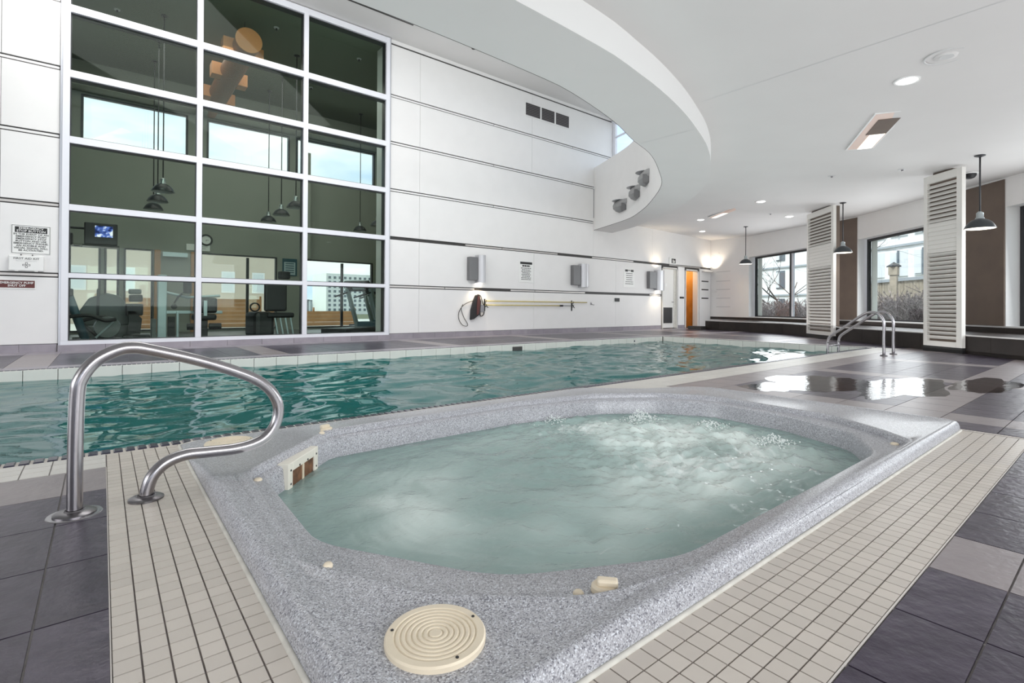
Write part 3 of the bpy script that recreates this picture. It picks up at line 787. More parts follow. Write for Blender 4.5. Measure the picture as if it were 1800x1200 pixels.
obj('wall_plate', MB().box(D2+.16, YW-.012, 1.12, D3-.10, YW, 1.19), 'sign_black', wall_left)
# room beyond the open doorway: ochre lit cupboard
cb = MB(); cb.box(D3-.2, YW+1.9, 0, D4+.3, YW+2.0, 2.6); cb.box(D3-.3, YW+.22, 0, D3-.2, YW+2, 2.6); cb.box(D4+.2, YW+.22, 0, D4+.3, YW+2, 2.6); cb.box(D3-.3, YW+.22, 2.5, D4+.3, YW+2, 2.6)
o = struct(obj('wall_store', cb, 'ochre_wall')); struct(obj('floor_store', MB().box(D3-.3, YW, -.1, D4+.3, YW+2, -.004), 'brown_tile'))
def plight(name, loc, e, r=.06, col=(1, .9, .75)):
    d = bpy.data.lights.new(name, 'POINT'); d.energy = e; d.shadow_soft_size = r; d.color = col
    o = bpy.data.objects.new(name, d); COL.objects.link(o); o.location = loc; return o
plight('store_lamp', (17.7, YW+.9, 2.35), 45, .08, (1, .75, .42))
ph = thing('wall_phone', 'black telephone hanging inside the orange lit doorway', 'telephone', (17.75, YW+1.88, 1.4))
obj('phone_body', MB().rbox(-.09, -.08, -.12, .09, -.0, .16, r=.02), 'tv_body', ph)
obj('cord', MB().tube(bez([(0, -.05, -.1), (.05, -.08, -.35), (-.02, -.06, -.6), (.08, -.07, -.42), (.16, -.05, -.2)], 5), .012, 6), 'tv_body', ph, smooth=True)
bs_ = thing('mop_bucket', 'cluttered white bucket on the floor of the orange doorway', 'bucket', (17.75, YW+1.2, 0))
obj('tub', MB().lathe([(0, 0), (.14, 0), (.17, .32), (.16, .32), (.13, .02), (0, .02)], (0, 0, 0), 20), 'sign_white', bs_, smooth=True, sharp=30)
obj('handle', MB().tube([(-.165, 0, .3), (-.1, 0, .42), (0, 0, .46), (.1, 0, .42), (.165, 0, .3)], .006, 6), 'steel_dark', bs_, smooth=True)
mp_ = thing('mop', 'long handled mop leaning by the edge of the orange doorway', 'mop', (18.05, YW+1.5, 0))
obj('mop_handle', MB().tube([(0, 0, .1), (.05, .3, 1.6)], .012, 8), 'brown_panel', mp_); m = MB()
for k in range(14): m.tube([(0, 0, .14), (.09*math.cos(k*.45), .09*math.sin(k*.45), .01)], .012, 5)
obj('mop_head', m, 'mosaic', mp_)

# ================================================================== CEILINGS, RING BULKHEAD, LIGHT WELL
FACE_PTS = [(x, y) for x, y in FAC]
poly = [(X0, YW)] if OUTER[-1].x > X0 else []
poly = [(v.x, v.y) for v in OUTER[::-1]]       # from left end to right end along the outer ring edge
poly = [(X0-.2, YW+.02), (OUTER[-1].x, YW+.02)] + poly[1:-1] + [(OUTER[0].x, YW+.02), (19.1, YW+.02)] + FAC[1:] + [(X0-.2, Y0)]
bm = bmesh.new(); vs = [bm.verts.new((x, y, zc(x, y))) for x, y in poly]; f = bm.faces.new(vs)
bmesh.ops.triangulate(bm, faces=[f])
r_ = bmesh.ops.extrude_face_region(bm, geom=bm.faces[:]); bmesh.ops.translate(bm, verts=[v for v in r_['geom'] if isinstance(v, bmesh.types.BMVert)], vec=(0, 0, .12))
mb = MB.__new__(MB); mb.bm = bm
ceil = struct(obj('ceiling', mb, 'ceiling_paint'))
def joint(a, b_):
    a, b_ = Vector(a), Vector(b_); d = (b_-a).normalized(); n_ = Vector((-d.y, d.x))*.004; m = MB()
    z1, z2 = zc(*a), zc(*b_)
    vv = [(a.x-n_.x, a.y-n_.y, z1-.0015), (b_.x-n_.x, b_.y-n_.y, z2-.0015), (b_.x+n_.x, b_.y+n_.y, z2-.0015), (a.x+n_.x, a.y+n_.y, z1-.0015)]
    m.quad(*vv); return m
# soffit, outer fascia, shaft wall
m = MB(); ri = [m.bm.verts.new((v.x, v.y, zs(v.y))) for v in INNER]; ro = [m.bm.verts.new((v.x, v.y, zs(v.y))) for v in OUTER]
for k in range(len(INNER)-1): m.bm.faces.new((ri[k], ri[k+1], ro[k+1], ro[k]))
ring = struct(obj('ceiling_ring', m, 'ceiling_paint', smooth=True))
m = MB(); a_ = [m.bm.verts.new((v.x, v.y, zs(v.y))) for v in OUTER]; b_ = [m.bm.verts.new((v.x, v.y, zc(v.x, v.y)+.002)) for v in OUTER]
for k in range(len(OUTER)-1): m.bm.faces.new((a_[k], a_[k+1], b_[k+1], b_[k]))
obj('outer_fascia', m, 'fascia_paint', ring, smooth=True)
ZU = 5.19
m = MB(); a_ = [m.bm.verts.new((v.x, v.y, zs(v.y))) for v in INNER]; b_ = [m.bm.verts.new((v.x, v.y, ZU)) for v in INNER]
for k in range(len(INNER)-1): m.bm.faces.new((a_[k], a_[k+1], b_[k+1], b_[k]))
obj('light_well_wall', m, 'wall_paint', ring, smooth=True)
m = MB(); m.tube([(v.x, v.y, zs(v.y)+.004) for v in INNER], .006, 5); obj('edge_bead', m, 'reveal', ring, smooth=True)
# clerestory set back on top of the well wall
CL = []
for k, v in enumerate(INNER):
    t_ = (INNER[min(k+1, len(INNER)-1)]-INNER[max(k-1, 0)]).normalized(); n_ = Vector((-t_.y, t_.x, 0))
    if n_.dot(v-Vector((2, 9, 0))) < 0: n_ = -n_
    q = v+n_*.95; q.y = min(q.y, YW); CL.append(q)
CL[0].y = YW; CL[-1].y = YW; CL[0].x = 13.05; CL[-1].x = 4-13.05
m = MB(); a_ = [m.bm.verts.new((v.x, v.y, ZU)) for v in INNER]; b_ = [m.bm.verts.new((v.x, v.y, ZU+.0)) for v in CL]
for k in range(len(INNER)-1): m.bm.faces.new((a_[k], a_[k+1], b_[k+1], b_[k]))
obj('well_ledge', m, 'wall_paint', ring)
m = MB(); poly = [(v.x, v.y) for v in CL]; poly[0] = (13.05, YW+.02); poly[-1] = (4-13.05, YW+.02)
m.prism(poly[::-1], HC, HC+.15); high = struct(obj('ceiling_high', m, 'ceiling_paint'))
cw = struct(obj('window_2', MB().tube([(v.x, v.y, ZU+.06) for v in CL], .055, 4), 'white_metal'))
obj('head_rail', MB().tube([(v.x, v.y, HC-.10) for v in CL], .10, 4), 'white_metal', cw)
obj('mid_rail', MB().tube([(v.x, v.y, 6.32) for v in CL], .035, 4), 'white_metal', cw)
for k in range(0, len(CL), 10):
    v = CL[k]; obj('clerestory_post', MB().box(v.x-.05, v.y-.05-(.06 if k in (0, 120) else 0), ZU, v.x+.05, v.y+.05-(.06 if k in (0, 120) else 0), HC), 'white_metal', cw)
for k in range(0, len(CL)-1, 10):
    m = MB(); aa = [m.bm.verts.new((v.x, v.y, ZU+.1)) for v in CL[k:k+11]]; bb = [m.bm.verts.new((v.x, v.y, HC-.15)) for v in CL[k:k+11]]
    for q in range(len(aa)-1): m.bm.faces.new((aa[q], aa[q+1], bb[q+1], bb[q]))
    obj('pane', m, 'clear_glass', cw, smooth=True)
# slots and small spots in the high ceiling
m = MB(); m.box(3.2, 9.98, HC-.001, 5.28, 10.08, HC+.002)
sl = thing('slot_diffuser', 'long narrow air slot in the high ceiling beside the gym window', 'air vent', (4.24, 10.03, HC-.012))
obj('slot', MB().box(-1.04, -.008, -.001, 1.04, .045, .011), 'vent_dark', sl); obj('lip', MB().box(-1.04, -.05, -.003, 1.04, -.008, .011), 'fascia_paint', sl)
for x_ in (6.87, 7.78, 8.7):
    o = thing('ceiling_spot', {6.87: 'nearest', 7.78: 'middle', 8.7: 'farthest'}[x_]+' of the small spots in the high ceiling above the wall vent', 'spotlight', (x_, 10.03, HC-.014), 0, 'small spots in the high ceiling')
    obj('trim_ring', MB().lathe([(.02, .0), (.05, -.006), (.055, .012), (.02, .012)], (0, 0, 0), 18), 'vent_dark', o, smooth=True)
    obj('lens', MB().lathe([(0, .004), (.02, .004), (.02, .012)], (0, 0, 0), 12), 'lamp_inside', o)
for a_, b_ in (((7.75, 4.42), (19.0, -6.5)),):
    pass
# faint drywall joints
for (a_, b_) in (((6.05, 3.30), (9.3, 1.15)), ((8.9, 4.9), (8.0, 5.6))):
    d = Vector(b_)-Vector(a_)
jm = MB(); p1, p2 = Vector((5.95, 3.53)), Vector((5.6, -.6)); n_ = Vector(((p2-p1).y, -(p2-p1).x)).normalized()*.006
jm.quad(*[(q.x, q.y, zc(q.x, q.y)-.0012) for q in (p1-n_, p2-n_, p2+n_, p1+n_)]); obj('ceiling_joint', jm, 'smoke_white', ceil)
jm = MB(); p1, p2 = Vector((6.05, 3.70)), Vector((6.02, 4.52)); n_ = Vector((.006, 0)); jm.quad(*[(q.x, q.y, zs(q.y)-.0012) for q in (p1-n_, p2-n_, p2+n_, p1+n_)]); obj('soffit_joint', jm, 'smoke_white', ring)

# ================================================================== WINDOW WALL (right, faceted)
TH = .38
def basis(a, b_):
    a, b_ = Vector(a), Vector(b_); d = (b_-a).normalized(); n_ = Vector((-d.y, d.x))      # outward
    mt = Matrix(((d.x, n_.x, 0, a.x), (d.y, n_.y, 0, a.y), (0, 0, 1, 0), (0, 0, 0, 1))); return mt, (b_-a).length
SILL, HEAD = .46, 2.655
wallR = MB(); brown = []; wins = []
kinds = ['plain', 'win', 'brown', 'win', 'brown', 'win', 'brown', 'win', 'brown', 'plain']
wall_right = None
wr = MB()
for (a_, b_), kd in zip(zip(FAC[:-1], FAC[1:]), kinds):
    mt, ln = basis(a_, b_)
    if kd == 'plain': wr.box(-.02, 0, 0, ln, TH, 4.0, mt)
    elif kd == 'win': wr.box(0, 0, HEAD, ln, TH, 4.0, mt); wr.box(0, 0, 0, ln, TH, SILL-.03, mt)
    else: wr.box(0, .002, 0, ln, TH, 4.0, mt)
wall_right = struct(obj('wall_right', wr, 'wall_paint'))
nwin = 3
for (a_, b_), kd in zip(zip(FAC[:-1], FAC[1:]), kinds):
    mt, ln = basis(a_, b_)
    if kd == 'brown':
        zt_ = zc(*a_)-.01; zt2 = zc(*b_)-.01
        m = MB(); m.box(.01, -.02, SILL, ln-.02, .001, min(zt_, zt2)-.02, mt); obj('fabric_panel', m, 'brown_panel', wall_right)
    if kd == 'win':
        f = MB(); yy0, yy1 = TH-.14, TH-.06
        f.box(0, yy0, SILL-.02, .05, yy1, HEAD, mt); f.box(ln-.05, yy0, SILL-.02, ln, yy1, HEAD, mt); f.box(.05, yy0, HEAD-.06, ln-.05, yy1, HEAD, mt); f.box(.05, yy0, SILL-.02, ln-.05, yy1, SILL+.04, mt)
        wn = struct(obj('window_%d' % nwin, f, 'dark_metal')); nwin += 1
        fr_ = .475 if nwin == 4 else .62
        mx = ln*fr_
        obj('mullion', MB().box(mx-.03, yy0, SILL+.04, mx+.03, yy1, HEAD-.06, mt), 'dark_metal', wn)
        obj('inner_stop', MB().box(mx+.035, yy0+.02, SILL+.04, mx+.12, yy1, HEAD-.06, mt), 'white_metal', wn)
        for q0, q1 in ((.05, mx-.03), (mx+.12, ln-.05)): obj('pane', MB().box(q0, TH-.103, SILL+.04, q1, TH-.097, HEAD-.06, mt), 'clear_glass', wn)
        obj('sill_board', MB().box(0, -.015, SILL-.03, ln, TH-.06, SILL-.002, mt), 'fascia_paint', wn)
        # roller blind strip / drawn curtain edge at the left of each window
        obj('blind_edge', MB().box(.055, TH-.055, SILL, .30, TH-.05, HEAD-.06, mt), 'bldg_white', wn)
# tiled riser below the sills and deep bench in front
BF = [(16.75, 9.75), (15.9, 6.75), (14.02, 4.78), (12.12, 2.62), (11.53, 1.93), (10.75, 1.08), (8.9, -1.0), (6.5, -3.1), (4.6, -5.0)]
bench = thing('tiled_bench', 'long low dark brown tiled bench curving below the windows', 'bench', (14.0, 4.8, 0))
def bp(name, mb, m, **k):
    o = obj(name, mb, m, None, **k); o.parent = bench; o.matrix_parent_inverse = Matrix.Translation((-14.0, -4.8, 0)); return o
BZ = .325
def wallpt(x, y):     # nearest facade point
    best = None
    for a_, b_ in zip(FAC[:-1], FAC[1:]):
        a_, b_ = Vector(a_), Vector(b_); t = max(0, min(1, (Vector((x, y))-a_).dot(b_-a_)/(b_-a_).length_squared)); q = a_.lerp(b_, t)
        if best is None or (q-Vector((x, y))).length < best[0]: best = ((q-Vector((x, y))).length, q)
    return best[1]
BFd = []
for a_, b_ in zip(BF[:-1], BF[1:]):
    a_, b_ = Vector(a_), Vector(b_); n_ = max(1, round((b_-a_).length/.6))
    for k in range(n_): BFd.append(a_.lerp(b_, k/n_))
BFd.append(Vector(BF[-1]))
core = MB(); lo = [core.bm.verts.new((v.x, v.y, 0)) for v in BFd]; hi = [core.bm.verts.new((v.x, v.y, BZ-.01)) for v in BFd]
bk = []
for v in BFd: q = wallpt(v.x, v.y); bk.append(core.bm.verts.new((q.x, q.y, BZ-.01)))
for k in range(len(BFd)-1): core.bm.faces.new((lo[k], lo[k+1], hi[k+1], hi[k])); core.bm.faces.new((hi[k], hi[k+1], bk[k+1], bk[k]))
q = wallpt(*BF[0]); core.bm.faces.new((core.bm.verts.new((BF[0][0], BF[0][1], 0)), core.bm.verts.new((BF[0][0], BF[0][1], BZ-.01)), core.bm.verts.new((q.x, q.y, BZ-.01)), core.bm.verts.new((q.x, q.y, 0))))
bp('bench_core', core, 'reveal', fix=False)
for k in range(len(BFd)-1):
    mt, ln = basis(BFd[k], BFd[k+1])
    bp('face_tile', MB().box(.002, -.012, .004, ln-.002, .004, BZ-.022, mt), 'brown_tile')
    bp('nosing', MB().box(.0, -.018, BZ-.018, ln, .022, BZ+.004, mt), 'ledge_trim')  # pale strip paints the highlight along the bench's top edge
    p0, p1 = BFd[k], BFd[k+1]; w0, w1 = wallpt(*p0), wallpt(*p1)
    t_ = MB(); vv = [(p0+(w0-p0)*.02), (p1+(w1-p1)*.02), w1, w0]
    if (w0-w1).length > .02: t_.prism([(v.x, v.y) for v in vv][::-1], BZ-.009, BZ+.002); bp('seat_tile', t_, 'brown_tile')
for (a_, b_), kd in zip(zip(FAC[:-1], FAC[1:]), kinds):
    mt, ln = basis(a_, b_)
    n_ = max(1, round(ln/.6))
    for k in range(n_): bp('riser_tile', MB().box(ln*k/n_+.002, -.022, BZ, ln*(k+1)/n_-.002, -.001, SILL-.032, mt), 'brown_tile')
bp('end_block', MB().box(16.35, 9.7, 0, 16.75, 10.2, .12), 'reveal')

# rear and side walls (never seen, close the room), with window openings
m = MB()
m.box(X0-.2, Y0-.2, 0, 5.7, Y0, .5); m.box(X0-.2, Y0-.2, 2.7, 5.7, Y0, 4.0)
for a_ in (X0-.2, -5.5, -2.0, 1.5, 4.9): m.box(a_, Y0-.2, .5, a_+.8, Y0, 2.7)
struct(obj('wall_rear', m, 'wall_paint'))
m = MB(); m.box(X0-.2, Y0, 0, X0, YW+.2, .5); m.box(X0-.2, Y0, 2.9, X0, YW+.2, HC)
for a_ in (Y0, -1.5, 2.2, 5.9, 9.9): m.box(X0-.2, a_, .5, X0, a_+.9, 2.9)
struct(obj('wall_side', m, 'wall_paint'))

# ================================================================== LOUVRED COLUMN SCREENS
def shutter(a_, b_, label):
    mt, ln = basis(a_, b_); z0_, z1_ = .10, zc(*a_)-.06
    mid_ = (Vector(a_)+Vector(b_))/2
    t = thing('louvred_screen', label, 'shutter', (mid_.x, mid_.y, 0), 0, 'tall louvred screens on the columns')
    inv = Matrix.Translation((-mid_.x, -mid_.y, 0)); W_ = inv @ mt
    fw = .075; dp = .07
    obj('column', MB().box(.12, dp+.003, .0, ln-.25, .28, z1_+.05, W_), 'brown_panel', t)
    obj('stile', MB().box(0, 0, z0_, fw, dp, z1_, W_), 'shutter', t, bev=.004); obj('stile', MB().box(ln-fw-.03, 0, z0_, ln, dp, z1_, W_), 'shutter', t, bev=.004)
    obj('rail', MB().box(fw, 0, z0_, ln-fw-.03, dp, z0_+.09, W_), 'shutter', t); obj('rail', MB().box(fw, 0, z1_-.14, ln-fw-.03, dp, z1_, W_), 'shutter', t)
    obj('back_board', MB().box(fw, dp-.012, z0_+.09, ln-fw-.03, dp-.002, z1_-.14, W_), 'brown_panel', t)  # dark tone paints the shadow seen between the slats
    obj('plinth', MB().box(-.03, .02, 0, ln-.01, dp+.1, z0_-.003, W_), 'sign_black', t)
    n_ = 36; zz0, zz1 = z0_+.12, z1_-.17
    for k in range(n_):
        z = zz0+(zz1-zz0)*(k+.5)/n_; u_ = (k+.5)/n_
        ang = math.radians(-42 if u_ > .74 else -10 if u_ > .56 else 50)
        sl_ = MB(); R_ = W_ @ Matrix.Translation((0, .026, z)) @ Matrix.Rotation(ang, 4, 'X'); sl_.box(fw+.002, -.005, -.040, ln-fw-.032, .005, .040, R_)
        obj('slat', sl_, 'shutter', t)
    return t
shutter((14.72, 5.64), (13.80, 4.69), 'white louvred column screen on a black plinth behind the pool ladder')
shutter((11.86, 2.535), (11.39, 1.915), 'white louvred column screen nearest the right edge, black plinth below')

# ================================================================== WALL FIXTURES OF THE POOL ROOM
def pool_sconce(x, w_, label, glow_up=0, glow_dn=0):
    t = thing('wall_sconce', label, 'wall light', (x, YW, 1.74), 0, 'metal sconces on the pool wall')
    obj('back_box', MB().rbox(-w_*.55, -.14, -.30, 0.0, -.0, .30, r=.008), 'sconce_dark', t)
    m = MB(); n_ = 12; a = [];
    prof = [(w_*.02+w_*.56*(1-math.cos(PI*k/n_))/2, -.10-.13*math.sin(PI*k/n_)) for k in range(n_+1)]
    ins = [(x_+(.006 if k < 6 else -.006 if k > 6 else 0), y_+.006) for k, (x_, y_) in enumerate(prof)]
    m.prism(prof+ins[::-1], -.36, .36); m.box(w_*.02, -.10, -.36, w_*.03, -.0, .36); m.box(w_*.57, -.10, -.36, w_*.58, -.0, .36)
    obj('curved_shade', m, 'sconce_shell', t)
    obj('lamp_holder', MB().lathe([(0, -.345), (.04, -.345), (.05, -.28), (0, -.28)], (w_*.3, -.08, 0), 14), 'bulb' if (glow_up or glow_dn) else 'sconce_dark', t)
    for g, zz, tz in ((glow_dn, -.38, -2.2), (glow_up, .38, 3.0)):
        if g:
            d = bpy.data.lights.new('sconce_beam', 'SPOT'); d.energy = g; d.spot_size = math.radians(125); d.spot_blend = .9; d.shadow_soft_size = .04; d.color = (1, .82, .58)
            o = bpy.data.objects.new('sconce_beam', d); COL.objects.link(o); o.location = (x+.10, YW-.17, 1.74+zz)
            o.rotation_euler = (Vector((x+.08, YW+.0, 1.74+tz))-Vector(o.location)).to_track_quat('-Z', 'Y').to_euler()
    return t
pool_sconce(7.54, .44, 'metal wall light glowing downward above the coiled rope and hook', 0, 22)
pool_sconce(11.40, .58, 'unlit metal wall light between the two rule boards')
pool_sconce(15.28, .74, 'metal wall light nearest the louvred door, glowing up and down', 24, 24)
# corner uplight ledge
t = thing('corner_uplight', 'thin ledge uplight glowing in the far corner above the wall slots', 'wall light', (18.85, YW-.02, 2.22))
obj('ledge', MB().box(-.42, -.10, -.03, .22, .018, .0), 'reveal_trim', t); obj('diffuser', MB().box(-.38, -.09, .0, .18, -.03, .012), 'lamp_inside', t)
for x_, tx in ((18.75, 18.7),):
    d = bpy.data.lights.new('corner_beam', 'SPOT'); d.energy = 38; d.spot_size = math.radians(140); d.spot_blend = .6; d.color = (1, .84, .66); d.shadow_soft_size = .08
    o = bpy.data.objects.new('corner_beam', d); COL.objects.link(o); o.location = (18.8, YW-.22, 2.3); o.rotation_euler = (Vector((18.95, YW+.1, 4.6))-o.location).to_track_quat('-Z', 'Y').to_euler()
for z in (1.83, 1.50, 1.16): obj('wall_slot', MB().box(18.42, YW-.004, z-.025, 18.92, YW+.003, z+.02), 'sign_black', wall_left)
mt, ln = basis((19.10, 10.9), (18.60, 9.10))
for z in (2.2, 1.83, 1.50, 1.16, .82): obj('wall_slot', MB().box(.3, -.006, z-.012, 1.0, .003, z+.012, mt), 'smoke_white', wall_right)

def board(label, x0_, x1_, z0_, z1_, cat='sign', name='wall_sign', base='sign_white', d=.008, r=.012):
    t = thing(name, label, cat, ((x0_+x1_)/2, YW-d, (z0_+z1_)/2)); hw, hh = (x1_-x0_)/2, (z1_-z0_)/2
    obj('board', MB().rbox(-hw, 0, -hh, hw, d-.001, hh, r=min(r, d*.4)), base, t); return t, hw, hh
def bars(t, hw, z0_, n_, dz, h_, seed, frac=.8):
    r = random.Random(seed)
    for k in range(n_):
        w_ = hw*frac*r.uniform(.72, 1); m = MB(); x = -w_
        while x < w_-.01:
            l_ = min(r.uniform(.03, .09), w_-x); m.box(x, -.0022, z0_-k*dz-h_/2, x+l_*.82, -.0002, z0_-k*dz+h_/2); x += l_
        obj('print_line', m, 'sign_black', t)
t, hw, hh = board('white pool rules board with black headings between the first two wall lights', 9.03, 9.57, 1.45, 2.08)
obj('heading', MB().box(-hw*.82, -.0015, .20, hw*.82, -.0002, .265), 'sign_black', t); bars(t, hw, .155, 1, .05, .045, 1, .7); bars(t, hw, .09, 8, .045, .018, 2, .72)
t, hw, hh = board('white rules board with a dark heading beside the farthest wall light', 13.60, 14.20, 1.45, 2.11)
obj('heading', MB().box(-hw*.75, -.0015, .20, -.08, -.0002, .27), 'sign_black', t); obj('heading', MB().box(.08, -.0015, .20, hw*.75, -.0002, .27), 'sign_black', t); bars(t, hw, .245, 1, .05, .03, 5, .25); bars(t, hw, .14, 6, .07, .02, 3, .72)
# emergency signs at the left edge
t, hw, hh = board('white emergency stop button notice with a black heading', -1.10, -.645, 1.535, 1.985)
obj('border', MB().box(-hw+.008, -.001, -hh+.008, -hw+.014, 0, hh-.008).box(hw-.014, -.001, -hh+.008, hw-.008, 0, hh-.008).box(-hw+.008, -.001, hh-.014, hw-.008, 0, hh-.008).box(-hw+.008, -.001, -hh+.008, hw-.008, 0, -hh+.014), 'sign_black', t)
obj('heading', MB().rbox(-.185, -.0016, .105, .185, -.0002, .195, r=.0006), 'sign_black', t)
wall_text('EMERGENCY\nSTOP BUTTON', .044, 'sign_white', 0, -.0022, .150, t, wx=.33, bold=.0007, lsp=.92)
wall_text('IN THE EVENT OF AN\nEMERGENCY PUSH\nEMERGENCY STOP\nBUTTON AND USE\nEMERGENCY PHONE.\nAN AUDIBLE AND\nVISUAL SIGNAL WILL\nBE ACTIVATED.', .0365, 'sign_black', 0, -.0012, -.045, t, wx=.40, bold=.0008, lsp=.98)
wall_text('C.P.', .022, 'sign_black', .17, -.0012, -.195, t, bold=.001) if False else None
t = thing('first_aid_kit', 'small white first aid box mounted under the emergency stop notice', 'first aid box', (-.918, YW-.085, 1.385))
obj('case', MB().rbox(-.198, 0, -.118, .198, .083, .118, r=.012), 'sign_white', t)
wall_text('FIRST AID KIT', .042, 'reveal', 0, -.001, .072, t, wx=.29, bold=.0004)
wall_text('TROUSSE DE PREMIERS SOINS', .02, 'smoke_white', 0, -.001, .035, t, wx=.24)
m = MB(); m.box(-.044, -.001, -.040, .044, .0, -.014); m.box(-.013, -.001, -.070, .013, .0, .016); o = obj('cross_emblem', m, 'reveal', t)
m = MB(); m.box(-.038, -.0018, -.034, .038, -.0008, -.020); m.box(-.007, -.0018, -.064, .007, -.0008, .010); obj('cross_fill', m, 'sign_white', o)
for x_ in (-.11, .11): obj('latch', MB().rbox(x_-.02, .0, -.128, x_+.02, .05, -.116, r=.004), 'sign_white', t)
obj('hanger', MB().box(-.07, .02, .117, -.06, .083, .14).box(.06, .02, .117, .07, .083, .14), 'reveal', t)
t, hw, hh = board('maroon emergency pump shut off sign with white letters at the left edge', -1.245, -.815, .985, 1.140)
obj('field', MB().box(-hw+.012, -.0016, -hh+.022, hw-.012, -.0002, hh-.020), 'sign_maroon', t)
wall_text('EMERGENCY PUMP\nSHUT OFF', .046, 'sign_white', 0, -.0024, -.002, t, wx=.375, bold=.0008, lsp=.95)
# exit pictogram
t = thing('exit_sign', 'small white lit exit sign over the louvred door', 'sign', (16.43, YW-.03, 2.50))
obj('housing', MB().rbox(-.24, 0, -.13, .24, .028, .13, r=.012), 'sign_white', t)
m = MB(); m.rbox(-.10, -.0015, -.085, .16, -.0002, .085, r=.0006); o = obj('pictogram', m, 'sign_black', t); obj('figure', MB().box(-.03, -.003, -.07, .02, -.0016, .05).box(.05, -.003, -.07, .10, -.0016, .02), 'sign_white', o)
# switch plate, vent
t = thing('switch_box', 'small black switch box low on the wall under the second rule board', 'switch', (13.25, YW-.03, 1.02)); obj('plate', MB().rbox(-.16, .018, -.085, .16, .029, .085, r=.004), 'sign_white', t); o = obj('switch_body', MB().rbox(-.12, .0, -.06, .12, .02, .06, r=.005), 'sign_black', t)
t = thing('wall_vent', 'three dark square grilles high on the wall under the ceiling', 'air vent', (10.11, YW-.012, 6.36))
obj('frame', MB().box(-.90, 0, -.215, .90, .011, -.175).box(-.90, 0, .175, .90, .011, .215).box(-.90, 0, -.175, -.86, .011, .175).box(.86, 0, -.175, .90, .011, .175).box(-.31, 0, -.175, -.26, .011, .175).box(.26, 0, -.175, .31, .011, .175), 'wall_paint', t)
for xa, xb in ((-.86, -.31), (-.26, .26), (.31, .86)):
    o = obj('grille', MB().box(xa, .009, -.175, xb, .0115, .175), 'vent_dark', t)
    for k in range(7): obj('blade', MB().box(xa+.01, .002, -.165+.047*k, xb-.01, .0088, -.148+.047*k), 'steel_dark', o)
# rescue poles, hook and coiled rope
for i, (xa, xb, z, lb) in enumerate(((7.85, 11.75, .915, 'upper yellow reach pole hung on the pool wall'), (7.85, 11.12, .808, 'lower yellow reach pole hung on the pool wall'))):
    t = thing('reach_pole', lb, 'pole', (xa, YW-.06, z)); obj('shaft', MB().tube([(0, 0, 0), (xb-xa-(.45 if i else 0), 0, 0)], .0165, 8), 'yellow_pole', t, smooth=True)
    if i: obj('socket', MB().tube([(xb-xa-.55, 0, 0), (xb-xa-.42, 0, 0)], .026, 8), 'black_rubber', t); obj('tip_section', MB().tube([(xb-xa-.43, 0, 0), (xb-xa, 0, 0)], .010, 6), 'steel_dark', t)
for x_, lb in ((7.86, 'black wall hook bracket at the hook end of the poles'), (11.13, 'black wall hook bracket near the far end of the poles')):
    t = thing('hook_bracket', lb, 'bracket', (x_, YW, .87)); obj('plate', MB().box(-.02, -.012, -.22, .02, -.001, .10), 'black_rubber', t)
    for z in (.012, -.095): obj('hook', MB().tube(bez([(0, -.01, z), (0, -.06, z-.01), (.0, -.085, z+.02), (0, -.085, z+.06)], 3), .007, 6), 'black_rubber', t, smooth=True)
    obj('strap', MB().tube([(0, -.03, -.02), (.05, -.05, -.10), (.09, -.05, -.13)], .010, 6), 'black_rubber', t)
t = thing('end_hook', 'small wall hook past the tips of the poles', 'hook', (12.0, YW, .88)); obj('plate', MB().box(-.03, -.01, -.03, .03, -.001, .05), 'steel_dark', t); obj('hook', MB().tube([(0, -.01, .0), (.05, -.06, -.04), (.09, -.06, -.03)], .008, 6), 'black_rubber', t)
t = thing('rope_coil', 'dark rope loop hanging from the wall beside the life sling', 'rope', (7.4, YW-.03, .8))
obj('rope', MB().tube(bez([(.28, -.01, .13), (.05, -.01, .11), (-.22, -.01, .0), (-.36, -.01, -.18), (-.36, -.01, -.36), (-.26, -.01, -.50), (-.13, -.01, -.54), (-.10, -.01, -.48), (-.22, -.01, -.30), (-.29, -.01, -.10), (-.24, -.01, .02)], 6), .0085, 6), 'rope', t, smooth=True)
t = thing('life_sling', 'maroon and black life sling bag hanging at the end of the poles', 'bag', (7.60, YW-.05, .78))
obj('bag', MB().prism([(-.06, .28), (.04, .30), (.10, .12), (.06, -.22), (-.12, -.34), (-.22, -.36), (-.20, -.10), (-.12, .14)], -.04, .04, Matrix.Rotation(PI/2, 4, 'X')), 'black_rubber', t, bev=.012)
obj('stripe', MB().prism([(-.02, .26), (.03, .26), (.06, .08), (.02, -.20), (-.05, -.24), (-.05, .0)], .041, .05, Matrix.Rotation(PI/2, 4, 'X')), 'maroon_cloth', t)
obj('sling_loop', MB().tube(bez([(0, 0, .30), (.10, 0, .26), (.17, 0, .08), (.22, 0, -.05), (.20, 0, -.22), (.10, 0, -.26), (.08, 0, -.10)], 5), .013, 6), 'rope', t, smooth=True)
obj('buckle', MB().rbox(.08, -.03, -.16, .20, -.01, .02, r=.004), 'steel_dark', t)

